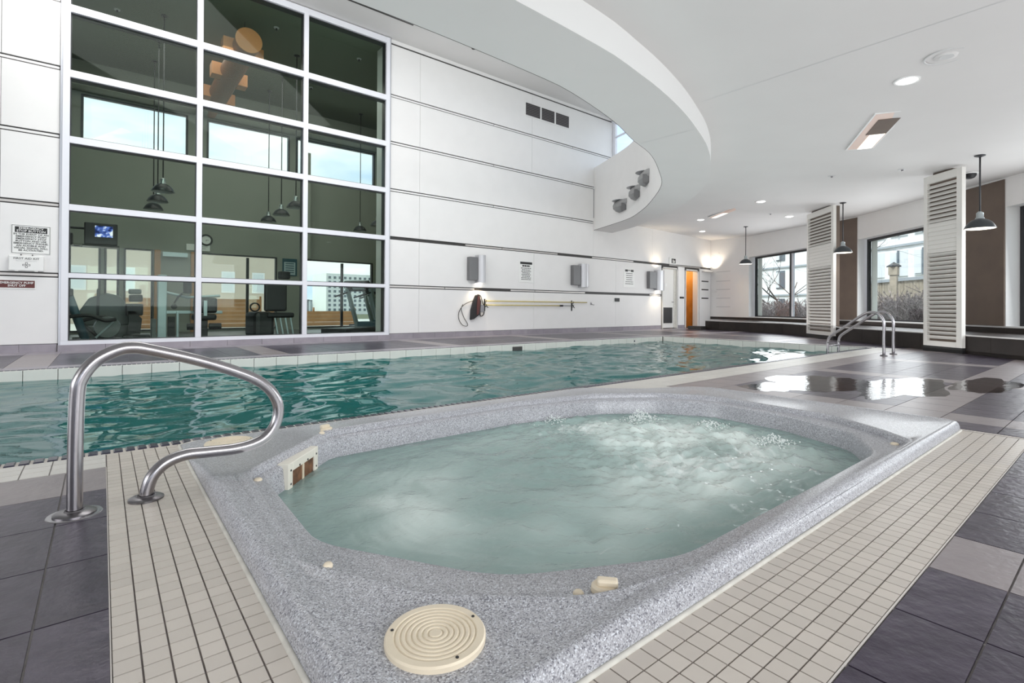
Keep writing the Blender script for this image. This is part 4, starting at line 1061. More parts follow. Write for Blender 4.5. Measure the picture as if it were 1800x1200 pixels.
# shell lights on the light-well wall
def onwell(u_):      # point and inward normal on the inner ring
    k = u_*(len(INNER)-1); i = int(k); a_, b_ = INNER[i], INNER[min(i+1, len(INNER)-1)]; q = a_.lerp(b_, k-i); d = (b_-a_).normalized(); n_ = Vector((-d.y, d.x, 0))
    if n_.dot(Vector((2, 9, 0))-q) < 0: n_ = -n_
    return q, n_, d
def near_on(x, y):
    best = min(range(1200), key=lambda k: (INNER[min(int(k/1200*120), 119)].lerp(INNER[min(int(k/1200*120)+1, 120)], k/1200*120 % 1)-Vector((x, y, 0))).length); return best/1200
for (x, y, z, lb) in ((10.02, 7.38, 3.86, 'highest grey shell light on the curved well wall'), (10.70, 8.22, 3.76, 'middle grey shell light on the curved well wall'), (11.36, 9.22, 3.665, 'lowest grey shell light on the curved well wall, nearest the pool wall')):
    q, n_, d = onwell(near_on(x, y))
    t = thing('shell_light', lb, 'wall light', (q.x, q.y, z), 0, 'grey shell lights on the light well wall')
    mt = Matrix(((d.x, n_.x, 0, 0), (d.y, n_.y, 0, 0), (0, 0, 1, 0), (0, 0, 0, 1)))
    m = MB()
    secs = [(.40, .12, .10), (.39, .19, .0), (.33, .20, -.09), (.20, .15, -.17), (.10, .09, -.21)]
    rg = []
    for hw, dp_, zz in secs: rg.append([m.bm.verts.new(mt @ Vector((hw*math.cos(PI*k/10), max(.002, dp_*math.sin(PI*k/10)), zz))) for k in range(11)])
    for A, B in zip(rg[:-1], rg[1:]):
        for k in range(10): m.bm.faces.new((A[k], A[k+1], B[k+1], B[k]))
    m.bm.faces.new(rg[0]); m.bm.faces.new(rg[-1][::-1])
    obj('shell', m, 'shaft_shell', t)
    m = MB(); m.lathe([(.0, .104), (.26, .104), (.26, .11), (.0, .11)], (0, .0, 0), 16, mt, PI); obj('top_plate', m, 'sconce_shell', t)
    obj('lower_fin', MB().prism([(.05, .0), (.34, .0), (.36, .16), (.24, .12)], -.20, -.02, mt), 'sconce_dark', t)

# ================================================================== CEILING FIXTURES
def on_ceil(x, y, d=.0): return (x, y, zc(x, y)-d)
def pendant(x, y, zt_, zb, r_, label, parent_group, m='lamp_grey', e=0, k=1.4):
    t = thing('pendant_lamp', label, 'pendant lamp', (x, y, zb), 0, parent_group)
    L_ = zt_-zb
    obj('canopy', MB().lathe([(0, L_), (.07, L_), (.07, L_-.012), (.02, L_-.03), (0, L_-.03)], (0, 0, 0), 18), 'dark_metal', t, smooth=True, sharp=40)
    obj('stem', MB().tube([(0, 0, r_*.98*k), (0, 0, L_-.02)], .012, 8), 'dark_metal', t, smooth=True)
    obj('collar', MB().lathe([(0, r_*k), (r_*.10, r_*k), (r_*.24, r_*.9*k), (r_*.24, r_*.66*k), (r_*.30, r_*.60*k), (r_*.30, r_*.54*k), (0, r_*.54*k)], (0, 0, 0), 20), 'lamp_collar', t, smooth=True, sharp=40)
    sh = [(r_*.30, r_*.56*k), (r_*.55, r_*.48*k), (r_*.76, r_*.34*k), (r_*.91, r_*.17*k), (r_*.97, r_*.07*k), (r_, .0)]
    obj('shade', MB().lathe(sh, (0, 0, 0), 32), m, t, smooth=True)
    obj('reflector', MB().lathe([(a-.004 if a > .02 else a, b_-.004) for a, b_ in sh]+[(r_*.0, r_*.50)][:0], (0, 0, -.001), 32), 'lamp_inside' if e else 'smoke_white', t, smooth=True)
    obj('rim', MB().tube([(r_*math.cos(2*PI*k/32), r_*math.sin(2*PI*k/32), 0) for k in range(32)], .005, 5, closed=True), m, t)
    obj('bulb', MB().lathe([(0, .02), (.035, .04), (.045, .08), (.03, .13), (0, .14)], (0, 0, 0), 14), 'bulb' if e else 'smoke_white', t, smooth=True)
    if e:
        d = bpy.data.lights.new('pendant_beam', 'SPOT'); d.energy = e; d.spot_size = math.radians(130); d.spot_blend = .7; d.shadow_soft_size = .1; d.color = (1, .93, .82)
        o = bpy.data.objects.new('pendant_beam', d); COL.objects.link(o); o.location = (x, y, zb-.01)
    return t
G1 = 'grey dome pendants in front of the windows'
pendant(10.94, 1.62, zc(10.94, 1.62), 2.06, .195, 'grey dome pendant lamp nearest the right edge', G1, e=7)
pendant(13.82, 4.49, zc(13.82, 4.49), 2.11, .195, 'grey dome pendant lamp in front of the brown panel behind the ladder', G1, e=7)
pendant(16.29, 8.08, zc(16.29, 8.08), 2.21, .195, 'grey dome pendant lamp farthest away, near the far corner', G1, e=7)
DL = [(6.95, 1.63, 'recessed downlight in the ceiling nearest the camera'), (12.6, 5.87, 'recessed downlight just above the first louvred screen line'), (15.1, 6.24, 'recessed downlight nearest the left louvred screen'), (14.3, 8.5, 'recessed downlight beside the long ceiling slot'), (16.6, 9.8, 'recessed downlight nearest the far corner')]
for x, y, lb in DL:
    t = thing('downlight', lb, 'downlight', on_ceil(x, y), 0, 'recessed round downlights')
    rr = .115
    obj('trim', MB().lathe([(rr*.86, .004), (rr*.88, -.006), (rr*1.12, -.005), (rr*1.16, .002)], (0, 0, 0), 28), 'fascia_paint', t, smooth=True)
    obj('lens', MB().lathe([(0, -.022), (rr*.5, -.018), (rr*.87, -.002)], (0, 0, 0), 24), 'downlight', t, smooth=True)
    d = bpy.data.lights.new('downlight_beam', 'SPOT'); d.energy = 55; d.spot_size = math.radians(110); d.spot_blend = .6; d.shadow_soft_size = .1; d.color = (1, .97, .92)
    o = bpy.data.objects.new('downlight_beam', d); COL.objects.link(o); o.location = (x, y, zc(x, y)-.03)
# slot recesses with a lamp inside
for (xa, ya), (xb, yb), w_, lb in (((9.33, 2.80), (7.92, 2.02), .17, 'rectangular recessed light trough in the near ceiling'), ((14.0, 7.95), (12.95, 6.55), .12, 'narrow recessed light trough in the far ceiling')):
    mt, ln = basis((xa, ya), (xb, yb)); z_ = zc((xa+xb)/2, (ya+yb)/2)
    t = thing('light_trough', lb, 'ceiling light', (0, 0, 0)); mt = Matrix.Translation((0, 0, z_-.004)) @ mt
    obj('lip', MB().box(-.02, -w_-.02, -.006, ln+.02, -w_, .01, mt).box(-.02, w_, -.006, ln+.02, w_+.02, .01, mt).box(-.02, -w_, -.006, 0, w_, .01, mt).box(ln, -w_, -.006, ln+.02, w_, .01, mt), 'fascia_paint', t)
    obj('pan', MB().box(0, -w_, -.003, ln, w_, .002, mt), 'slot_pink', t)
    obj('reflector', MB().box(.0, -w_*.2, -.012, ln*.45, w_*.9, -.004, mt), 'lamp_inside', t)
    obj('baffle', MB().box(ln*.45, -w_*.5, -.010, ln*.85, w_*.95, -.004, mt), 'brown_panel' if w_ > .15 else 'slot_pink', t)
t = thing('dome_camera', 'black dome camera on the ceiling beside the nearest pendant', 'security camera', on_ceil(12.2, 1.95))
obj('mount', MB().lathe([(0, 0), (.13, 0), (.135, -.012), (.12, -.02), (0, -.02)], (0, 0, 0), 24), 'fascia_paint', t, smooth=True, sharp=40); obj('dome', MB().lathe([(.105, -.018), (.10, -.05), (.075, -.085), (.04, -.10), (0, -.105)], (0, 0, 0), 20), 'black_rubber', t, smooth=True)
t = thing('ceiling_speaker', 'faint round speaker grille in the ceiling above the nearest downlight', 'speaker', on_ceil(6.55, 1.22)); obj('grille', MB().lathe([(0, -.004), (.10, -.004), (.105, .002)], (0, 0, 0), 28), 'ceiling_paint', t, smooth=True)
obj('ring', MB().lathe([(.165, .002), (.168, -.005), (.182, -.005), (.185, .002)], (0, 0, 0), 36), 'smoke_white', t, smooth=True); obj('centre', MB().lathe([(0, -.007), (.06, -.007), (.062, -.003)], (0, 0, 0), 20), 'smoke_white', t)
for x, y, lb in ((10.95, 3.75, 'small grey sprinkler cap beyond the recessed trough'), (14.4, 6.45, 'small grey sprinkler cap near the louvred screen'), (11.2, 2.7, 'small pale smoke detector between trough and dome camera')):
    t = thing('sprinkler_cap', lb, 'sprinkler', on_ceil(x, y), 0, 'small caps on the ceiling'); obj('plate', MB().lathe([(0, -.006), (.06, -.006), (.07, .001)], (0, 0, 0), 18), 'smoke_white', t); obj('nozzle', MB().lathe([(0, -.03), (.015, -.03), (.02, -.006)], (0, 0, 0), 10), 'steel_dark', t)

# ================================================================== GYM BEHIND THE BIG WINDOW
GY = 17.0; gx0, gx1 = -3.2, 8.2; GZ = 7.0
b = MB()
UW = [(-3.0, -.64), (-.46, 1.86), (2.32, 4.60), (4.80, 7.45)]
LW = [(-3.0, -.72), (-.68, -.04), (.03, .34), (.43, 1.08), (2.08, 4.25), (5.08, 7.40)]
b.box(gx0, GY, -.05, gx1, GY+.2, .05); b.box(gx0, GY, 2.27, gx1, GY+.2, 4.98); b.box(gx0, GY, 6.14, gx1, GY+.2, GZ)
def piers(ws, z0_, z1_):
    x = gx0
    for a_, c_ in ws+[(gx1, gx1)]:
        if a_-x > .0: b.box(x, GY, z0_, a_, GY+.2, z1_)
        x = c_
piers(UW, 4.98, 6.14); piers(LW, .05, 2.27)
gw = struct(obj('wall_gym_back', b, 'gym_wall'))
struct(obj('wall_gym_right', MB().box(7.6, YW+.23, 0, 7.75, GY, GZ), 'gym_wall_olive'))
struct(obj('wall_gym_left', MB().box(gx0-.1, YW+.23, 0, gx0, GY, GZ), 'gym_wall'))
struct(obj('ceiling_gym', MB().box(gx0, YW+.1, GZ, gx1, GY+.2, GZ+.1), 'gym_ceiling')); struct(obj('floor_gym', MB().box(gx0, YW+.22, -.12, gx1, GY+.2, .0), 'gym_floor'))
obj('pier', MB().box(5.0, GY-.45, 2.27, 5.12, GY+.0, 5.6), 'gym_wall', gw)
obj('corner_column', MB().box(5.20, YW+.55, 0, 5.52, YW+.85, GZ), 'fascia_paint', gw)
n_ = 20
for ws, z0_, z1_ in ((UW, 4.98, 6.14), (LW, .05, 2.27)):
    for a_, c_ in ws:
        o = struct(obj('window_%d' % n_, MB().box(a_, GY-.02, z0_, a_+.05, GY+.1, z1_).box(c_-.05, GY-.02, z0_, c_, GY+.1, z1_).box(a_+.05, GY-.02, z1_-.04, c_-.05, GY+.1, z1_).box(a_+.05, GY-.02, z0_, c_-.05, GY+.1, z0_+.04), 'dark_metal')); n_ += 1
        obj('pane', MB().box(a_+.05, GY+.05, z0_+.04, c_-.05, GY+.056, z1_-.04), 'clear_glass', o)
for x_, z0_, z1_ in ((3.42, .09, 2.2), (6.32, .09, 2.2)): obj('centre_post', MB().box(x_-.035, GY-.01, z0_, x_+.035, GY+.08, z1_), 'dark_metal', gw)
obj('ceiling_beam', MB().box(gx0, GY-.5, 6.2, 7.58, GY-.02, 6.42), 'gym_wall', gw)
obj('door_casing', MB().box(1.10, GY-.06, .0, 1.24, GY-.0, 2.27).box(1.95, GY-.06, .0, 2.06, GY-.0, 2.27), 'deck_wood', gw)
obj('door_closer', MB().box(1.28, GY-.16, 2.10, 1.86, GY-.06, 2.22), 'gym_steel', gw)
# duct
t = thing('spiral_duct', 'orange brown round air duct with side outlets under the gym ceiling', 'duct', (2.40, 12.0, 6.42))
obj('duct_body', MB().tube([(0, 0, 0), (0, 4.9, 0)], .245, 28), 'duct_brown', t, smooth=True, sharp=40)
obj('end_cap', MB().tube([(0, -.03, 0), (0, 0, 0)], .262, 28), 'duct_orange', t, smooth=True, sharp=40)
for y_, sx in ((.55, -1), (.7, 1), (2.0, -1), (2.35, 1), (3.6, -1), (3.9, 1)): obj('outlet', MB().rbox(min(sx*.2, sx*.42), y_-.16, -.15, max(sx*.2, sx*.42), y_+.16, .15, r=.01), 'duct_orange', t)
for y_ in (.4, 2.4, 4.4): obj('hanger_wire', MB().tube([(0, y_, .24), (0, y_, .578)], .006, 5), 'dark_metal', t)
# gym pendants
G2 = 'dark dome pendants on long stems in the gym'
cols = {1.0: 'left', 3.74: 'middle', 6.5: 'right'}
for x_, ys in ((1.0, (13.25, 14.6, 15.87)), (3.74, (13.25, 14.57, 15.93)), (6.5, (14.6, 15.94))):
    for y_ in ys:
        i = ys.index(y_); lb = 'dark dome pendant in the gym, %s of the %s column of lamps' % ({0: 'highest in view', 1: 'second', 2: 'lowest in view'}[i], cols[x_])
        pendant(x_, y_, GZ, 3.20, .21, lb, G2, m='gym_lamp')
for x_, y_, z_, w_ in ((.2, 13.6, GZ, 'in the top left pane'), (3.0, 12.2, GZ, 'just right of the orange duct end'), (5.0, 12.4, GZ, 'in the top right pane'), (4.6, 14.9, GZ, 'in the second pane down on the right')):
    t = thing('gym_sprinkler', 'small sprinkler head on the gym ceiling '+w_, 'sprinkler', (x_, y_, z_), 0, 'sprinkler heads on the gym ceiling'); obj('cap', MB().lathe([(0, -.02), (.05, -.02), (.06, 0)], (0, 0, 0), 12), 'smoke_white', t); obj('nozzle', MB().lathe([(0, -.06), (.02, -.06), (.02, -.02)], (0, 0, 0), 8), 'dark_metal', t)
# television
t = thing('television', 'boxy black television on a wall arm at the top left of the gym', 'television', (-.03, 13.5, 2.22), .0)
obj('cabinet', MB().rbox(-.27, 0, -.23, .27, .30, .22, r=.02), 'tv_body', t); obj('tube_back', MB().rbox(-.19, .3, -.16, .19, .52, .15, r=.03), 'tv_body', t)
sc_ = obj('screen', MB().rbox(-.10, -.006, -.07, .19, .002, .16, r=.003), 'tv_screen' if 'tv_screen' in MATS else 'sign_white', t)
obj('lower_grille', MB().box(-.25, -.008, -.21, .25, .0, -.11), 'dark_metal', t); obj('bracket_arm', MB().tube([(-.2, .3, .12), (-.62, .3, .12), (-.62, .3, .30)], .025, 8), 'dark_metal', t); obj('shelf', MB().box(-.30, .02, -.26, .30, .5, -.232), 'dark_metal', t)
t = thing('stereo', 'dark stereo unit beside the television at the gym window edge', 'stereo', (-.66, 14.2, 2.18)); obj('unit_body', MB().rbox(-.14, 0, -.16, .16, .3, .10, r=.02), 'tv_body', t); obj('speaker_cone', MB().lathe([(0, -.005), (.07, -.01), (.075, 0)], (0, 0, 0), 16, Matrix.Translation((.0, -.002, -.05)) @ Matrix.Rotation(PI/2, 4, 'X')), 'gym_blue', t); obj('wall_arm', MB().tube([(0, .2, .1), (-.5, .2, .3)], .02, 6), 'dark_metal', t)
# clock, notices
t = thing('wall_clock', 'round black rimmed clock on the gym back wall', 'clock', (2.32, GY-.03, 2.64)); rm_ = Matrix.Rotation(PI/2, 4, 'X')
obj('rim', MB().lathe([(.12, .0), (.12, .03), (.16, .03), (.17, 0)], (0, 0, 0), 28, rm_), 'sign_black', t); obj('dial', MB().lathe([(0, .012), (.12, .012)], (0, 0, 0), 28, rm_), 'sign_white', t); obj('hands', MB().box(-.004, -.018, -.005, .07, -.013, .005).box(-.005, -.018, -.04, .005, -.013, .005), 'sign_black', t)
t = thing('gym_notice', 'white notice board under the clock in the gym', 'sign', (2.12, GY-.03, 2.41)); obj('board', MB().box(-.28, 0, -.09, .30, .01, .09), 'sign_white', t); obj('print', MB().box(-.05, -.002, .02, .24, -.0002, .05).box(-.02, -.002, -.04, .20, -.0002, -.01), 'smoke_white', t)
t = thing('gym_poster', 'framed notice with blue print on the gym pier', 'sign', (4.62, GY-.03, 1.98)); obj('frame', MB().box(-.22, 0, -.27, .22, .012, .27), 'gym_blue', t); obj('sheet', MB().box(-.17, -.004, -.24, .17, -.0005, .16), 'gym_steel', t)
for k in range(5): obj('print_line', MB().box(-.13, -.006, .10-.07*k, .13, -.0042, .125-.07*k), 'gym_blue', t)

# ---- exercise machines
def T_(*a): return MB().tube(*a)
def treadmill(x, y, rz, lb):
    t = thing('treadmill', lb, 'treadmill', (x, y, 0), rz, 'treadmills along the gym window')
    obj('deck', MB().rbox(-.36, -.9, .04, .36, .9, .20, r=.02), 'gym_black', t); obj('belt', MB().box(-.24, -.85, .195, .24, .7, .207), 'gym_grey', t)
    obj('motor_hood', MB().rbox(-.36, .55, .18, .36, .92, .34, r=.04), 'gym_blue', t)
    for sx in (-1, 1): obj('upright', MB().box(-.035, -.05, 0, .035, .05, 1.18, Matrix.Translation((sx*.36, .62, .15)) @ Matrix.Rotation(.42, 4, 'X')), 'gym_steel', t); obj('handrail', T_([(sx*.36, .15, 1.12), (sx*.36, -.35, 1.0)], .022, 8), 'gym_black', t)
    obj('console', MB().rbox(-.38, -.03, -.16, .38, .05, .16, r=.02, mtx=Matrix.Translation((0, .12, 1.28)) @ Matrix.Rotation(.7, 4, 'X')), 'gym_black', t)
    obj('display', MB().box(-.18, -.036, -.08, .18, -.031, .10, Matrix.Translation((0, .12, 1.28)) @ Matrix.Rotation(.7, 4, 'X')), 'gym_steel', t)
    return t
treadmill(5.15, 12.9, -1.0, 'treadmill with a slanted console at the left of the right pane')
treadmill(6.2, 14.3, -1.0, 'treadmill with pale uprights in the middle of the right pane')
treadmill(6.9, 15.6, -1.0, 'treadmill farthest right and deepest in the gym')
t = thing('recumbent_bike', 'tall black padded exercise seat beside the right mullion in the gym', 'exercise bike', (3.0, 12.6, 0), .2)
obj('seat_back', MB().rbox(-.10, -.0, .62, .42, .12, 1.33, r=.05), 'gym_black', t); obj('seat', MB().rbox(-.2, -.35, .48, .42, .12, .60, r=.04), 'gym_black', t); obj('base_shroud', MB().rbox(-.45, -.3, .03, .0, .3, .62, r=.10), 'gym_black', t)
for k in range(4): obj('chrome_post', T_([(.05+.12*k, -.32, .04), (-.02+.12*k, -.30, .48)], .020, 8), 'gym_steel', t)
obj('handle_ring', MB().tube([(-.42+.10*math.cos(2*PI*k/14), -.2, .72+.09*math.sin(2*PI*k/14)) for k in range(14)], .018, 6, closed=True), 'gym_black', t)
obj('head_unit', MB().rbox(.22, -.1, 1.38, .44, .1, 1.56, r=.03), 'gym_black', t)
t = thing('cable_machine', 'pale steel cable machine with a weight column in the left gym pane', 'weight machine', (1.05, 13.6, 0), 0)
obj('weight_tower', MB().rbox(-.11, -.06, .0, .06, .06, 1.42, r=.015), 'gym_steel', t); obj('second_post', MB().rbox(.24, -.04, .0, .29, .04, .62, r=.01), 'gym_steel', t); obj('guard', MB().rbox(-.22, -.1, .0, -.13, .1, .45, r=.01), 'gym_grey', t)
obj('weight_stack', MB().rbox(.08, -.05, .05, .22, .05, .50, r=.01), 'gym_black', t); obj('cross_arm', MB().rbox(.05, -.03, .56, 1.15, .03, .63, r=.01), 'gym_steel', t); obj('top_arm', T_([(0, 0, 1.05), (.45, 0, .93), (1.1, 0, .98)], .03, 8), 'gym_steel', t)
obj('cable_handle', T_([(.20, -.05, .80), (.28, -.05, .95), (.35, -.05, 1.02)], .02, 6), 'gym_black', t); obj('roller_pad', T_([(.44, -.1, 1.02), (.44, -.1, 1.27)], .085, 14), 'gym_black', t, smooth=True, sharp=40)
obj('pulley', MB().lathe([(0, -.02), (.06, -.02), (.06, .02), (0, .02)], (0, 0, 0), 14, Matrix.Translation((.2, 0, .72)) @ rm_), 'gym_black', t)
t = thing('leg_press_seat', 'black padded leg extension seat beside the left mullion', 'weight machine', (1.78, 13.3, 0), 0)
obj('backrest', MB().rbox(-.20, -.05, .58, .27, .08, .93, r=.05), 'gym_black', t); obj('seat', MB().rbox(-.24, -.2, .42, .24, .1, .56, r=.05), 'gym_black', t); obj('post', MB().rbox(-.08, -.04, 0, .08, .06, .42, r=.01), 'gym_black', t)
obj('chrome_slide', MB().rbox(-.03, -.24, .52, .04, -.21, .86, r=.005), 'gym_steel', t)
for sx in (-1, 1): obj('foam_roller', T_([(sx*.09, -.12, .28), (sx*.33, -.12, .28)], .075, 14), 'gym_black', t, smooth=True, sharp=40)
t = thing('stair_climber', 'dark stepped exercise tower standing between the left panes', 'exercise machine', (.55, 13.9, 0), 0)
obj('pedestal', MB().prism([(-.13, .12), (.10, .12), (.13, .45), (.0, .62), (-.12, .62), (-.10, .4)], -.15, .15, rm_), 'gym_black', t); obj('lower_shroud', MB().rbox(-.16, -.15, .52, .15, .15, .78, r=.03), 'gym_black', t); obj('upper_shroud', MB().rbox(-.10, -.15, .82, .14, .15, .98, r=.03), 'gym_black', t); obj('console', MB().rbox(-.11, -.1, .99, .12, .1, 1.10, r=.03), 'gym_grey', t); obj('foot', MB().rbox(-.2, -.2, .0, .28, .2, .1, r=.03), 'gym_black', t)
t = thing('elliptical_trainer', 'black elliptical trainer with swinging arms at the left gym pane', 'exercise machine', (-.2, 13.0, 0), 0)
obj('frame', T_([(-.25, 0, .08), (.5, 0, .08)], .04, 8), 'gym_black', t); obj('slant_column', T_([(-.05, 0, .05), (-.33, 0, 1.0)], .075, 10), 'gym_blue', t, smooth=True); obj('flywheel', MB().lathe([(0, -.06), (.20, -.06), (.22, 0), (.20, .06), (0, .06)], (0, 0, 0), 24, Matrix.Translation((.28, 0, .30)) @ rm_), 'gym_grey', t, smooth=True, sharp=40)
obj('swing_arm', T_(bez([(-.3, -.1, .52), (.0, -.1, .54), (.25, -.1, .44), (.42, -.1, .47)], 5), .035, 8), 'gym_black', t, smooth=True); obj('swing_arm', T_(bez([(-.2, .1, .40), (.1, .1, .50), (.3, .1, .50)], 5), .035, 8), 'gym_black', t, smooth=True); obj('pedal_link', T_([(-.1, 0, .38), (.15, 0, .1)], .03, 8), 'gym_black', t); obj('pedal_link', T_([(.1, -.05, .1), (.38, -.05, .42)], .02, 8), 'gym_steel', t); obj('console', MB().rbox(-.40, -.1, .92, -.24, .1, 1.06, r=.02), 'gym_black', t)
t = thing('exercise_hood', 'grey rounded machine hood behind the elliptical trainer', 'exercise machine', (.02, 14.6, 0), 0); obj('hood', MB().prism([(-.42, .3), (.5, .3), (.52, .55), (.30, .95), (.05, 1.02), (-.25, .9), (-.42, .6)], -.2, .2, rm_), 'gym_grey', t, bev=.03); obj('base', MB().rbox(-.4, -.25, .0, .5, .25, .3, r=.03), 'gym_grey', t); obj('mast', MB().box(-.12, -.23, .3, -.07, -.2, 1.1), 'gym_black', t)

# ================================================================== OUTSIDE
gr = MB(); gr.quad((-60, -60, -.4), (150, -60, -.4), (150, 150, -.4), (-60, 150, -.4)); struct(obj('ground', gr, 'grass'))
# beyond the gym: terrace with beige neighbour, wooden screen, skyline
terr = struct(obj('terrace_floor', MB().box(-4, 17.25, -.3, 14, 30, -.02), 'coping'))
t = thing('neighbour_block', 'beige building with white windows seen through the gym', 'building', (1.6, 27.0, 0))
obj('facade', MB().box(-3.2, 0, -.3, 5.2, 2, 3.3), 'bldg_beige', t)
for x_ in (-2.4, -.8, 1.3, 3.0, 4.3): o = obj('window', MB().box(x_-.28, -.04, 1.35, x_+.28, .0, 2.35), 'bldg_white', t); obj('pane', MB().box(x_-.22, -.06, 1.42, x_+.22, -.041, 2.28), 'bldg_pale', o)
for k, (xa, xb) in enumerate(((-.2, 4.6), (4.75, 8.2))):
    t = thing('timber_screen', ('orange timber screen on the terrace behind the cable machine', 'low orange timber screen on the terrace behind the right gym panes')[k], 'fence', ((xa+xb)/2, 20.5, 0)); h_ = (xb-xa)/2
    for j in range(7 if k == 0 else 4): obj('board', MB().box(-h_, 0, -.02+.145*j, h_, .03, .118+.145*j), 'deck_wood', t)
    for x_ in (-h_, 0, h_-.06): obj('post', MB().box(x_, .031, -.02, x_+.06, .09, 1.1 if k == 0 else .7), 'deck_wood', t)
t = thing('tower_block', 'white apartment tower with dark windows on the skyline through the gym', 'building', (29.0, 72.0, 0))
obj('walls', MB().box(-4.5, 0, -.4, 2.6, 6, 5.4), 'bldg_white', t)
for i in range(9):
    for j in range(8): obj('window', MB().box(-4.2+.74*i, -.05, .1+.65*j, -3.85+.74*i, -.001, .45+.65*j), 'bldg_glass', t)
rnd = random.Random(11)
for k in range(26):
    x_ = 4+k*1.9+rnd.uniform(-.6, .6); y_ = 80+rnd.uniform(-6, 14); h_ = rnd.uniform(.8, 2.6); w_ = rnd.uniform(1.2, 2.8)
    t = thing('distant_building', 'small grey building in the hazy skyline beyond the gym', 'building', (x_, y_, -.4), rnd.uniform(-.2, .2), 'hazy skyline buildings')
    obj('walls', MB().box(-w_/2, 0, 0, w_/2, 2, h_), rnd.choice(['city', 'bldg_band', 'bldg_pale', 'bldg_beige']), t); obj('roof', MB().box(-w_/2-.1, -.1, h_, w_/2+.1, 2.1, h_+.12), 'city', t)

# beyond the facade windows: white building with strips of glazing, hedge, fence, tree
def block(name, label, org, d, n_out, W_, H_, cols_, rows_, base=0.0, style=0):
    mt = Matrix(((d[0], n_out[0], 0, 0), (d[1], n_out[1], 0, 0), (0, 0, 1, 0), (0, 0, 0, 1)))
    t = thing(name, label, 'building', (org[0], org[1], -.4))
    obj('walls', MB().box(0, 0, 0, W_, 6, H_, mt), 'bldg_white', t)
    cw_, rh = W_/cols_, (H_-base)/rows_
    for j in range(rows_):
        z_ = base+rh*j
        obj('floor_band', MB().box(0, -.08, z_+rh-.22, W_, -.001, z_+rh-.12, mt), 'bldg_band', t)
        for i in range(cols_):
            if style == 0 or (i % 3 == 1):
                xa = cw_*i+cw_*.12; w_ = obj('window', MB().box(xa, -.05, z_+rh*.14, xa+cw_*.72, -.001, z_+rh*.78, mt), 'bldg_pale' if style == 0 else 'bldg_glass', t)
                obj('pane', MB().box(xa+cw_*.05, -.09, z_+rh*.18, xa+cw_*.30, -.051, z_+rh*.74, mt), 'bldg_pale', w_)
                if style == 0: obj('window_bar', MB().box(xa+cw_*.34, -.10, z_+rh*.14, xa+cw_*.40, -.051, z_+rh*.78, mt), 'bldg_glass', w_)
    return t
# block seen in the middle window (direction at about 16 degrees)
block('apartment_block', 'white apartment building with thin dark window bars seen through the middle window', (31.5, 11.6), (-.60, -.80), (.80, -.60), 12, 9.6, 9, 5, 0.6, 0)
block('white_block', 'plain white building with few dark windows behind the bare tree', (36.5, 18.9), (-.42, -.91), (.91, -.42), 9.0, 9.5, 9, 5, .4, 1)
def at(u, dist):      # a point on the ground in the direction of a photo column, at a distance
    q = f1 + r2*((u-900)/F_PX); q = Vector((q.x, q.y)).normalized()*dist; return q
rnd = random.Random(5)
def hedge(c0, c1, h_, thick, n_, label, name='hedge', mt_='hedge', cat='hedge'):
    t = thing(name, label, cat, ((c0.x+c1.x)/2, (c0.y+c1.y)/2, -.4)); cc = (c0+c1)/2
    m = MB()
    for k in range(n_):
        q = c0.lerp(c1, rnd.random())-cc; z = rnd.uniform(.0, h_)*(.6+.4*rnd.random())+.1; o_ = Vector((q.x+rnd.gauss(0, thick), q.y+rnd.gauss(0, thick), z))
        dv = Vector((rnd.gauss(0, .5), rnd.gauss(0, .5), rnd.uniform(.3, 1))).normalized()*rnd.uniform(.18, .40)
        sd = dv.cross(Vector((rnd.random(), rnd.random(), .1))).normalized()*.012
        m.quad(o_-sd, o_+sd, o_+dv+sd*.3, o_+dv-sd*.3)
        if k % 3 == 0:
            s2_ = sd*3; o2 = o_+dv*.7; m.quad(o2-s2_, o2+dv*.08, o2+s2_, o2-dv*.1)
    o = obj('twigs', m, mt_, t, fix=False); o['kind'] = 'stuff'
    m = MB(); dd = (c1-c0); nn = Vector((-dd.y, dd.x)).normalized()*thick*.7
    a, b_ = c0-cc, c1-cc; m.prism([(a.x-nn.x, a.y-nn.y), (b_.x-nn.x, b_.y-nn.y), (b_.x+nn.x, b_.y+nn.y), (a.x+nn.x, a.y+nn.y)], 0, h_*.55); obj('core', m, 'bark', t)
hedge(at(1300, 26.0), at(1440, 22.0), 1.35, .35, 5200, 'bare brown hedge outside the left window')
hedge(at(1550, 20.5), at(1640, 17.5), 1.45, .4, 4800, 'twiggy brown shrub mass outside the middle window', 'shrub', 'hedge', 'shrub')
hedge(at(1685, 17.5), at(1730, 16.5), 1.9, .3, 1500, 'twiggy shrub glimpsed beside the right louvred screen', 'shrub', 'hedge', 'shrub')
# wooden fence behind the shrubs
f0_, f1_ = at(1525, 23.5), at(1660, 20.0); mt, ln = basis(f0_, f1_)
t = thing('picket_fence', 'pale wooden picket fence outside the middle window', 'fence', (0, 0, 0)); n_ = int(ln/.155)
for k in range(n_): obj('picket', MB().box(.155*k, 0, -.4, .155*k+.11, .03, 1.72, mt), 'fence_wood', t)
obj('top_rail', MB().box(0, -.05, 1.72, ln, .08, 1.82, mt), 'bldg_band', t); obj('low_rail', MB().box(0, .031, .9, ln, .07, 1.0, mt), 'fence_wood', t)
q = at(1571, 20.4); t = thing('garden_lamp', 'square lantern on a fence post outside the middle window', 'lamp', (q.x, q.y, -.4)); obj('post', MB().box(-.09, -.09, 0, .09, .09, 2.25), 'fence_wood', t); obj('lantern', MB().box(-.12, -.12, 2.26, .12, .12, 2.52), 'fence_wood', t); obj('cap', MB().lathe([(0, 2.68), (.2, 2.55), (.2, 2.52), (0, 2.52)], (0, 0, 0), 4), 'dark_metal', t)
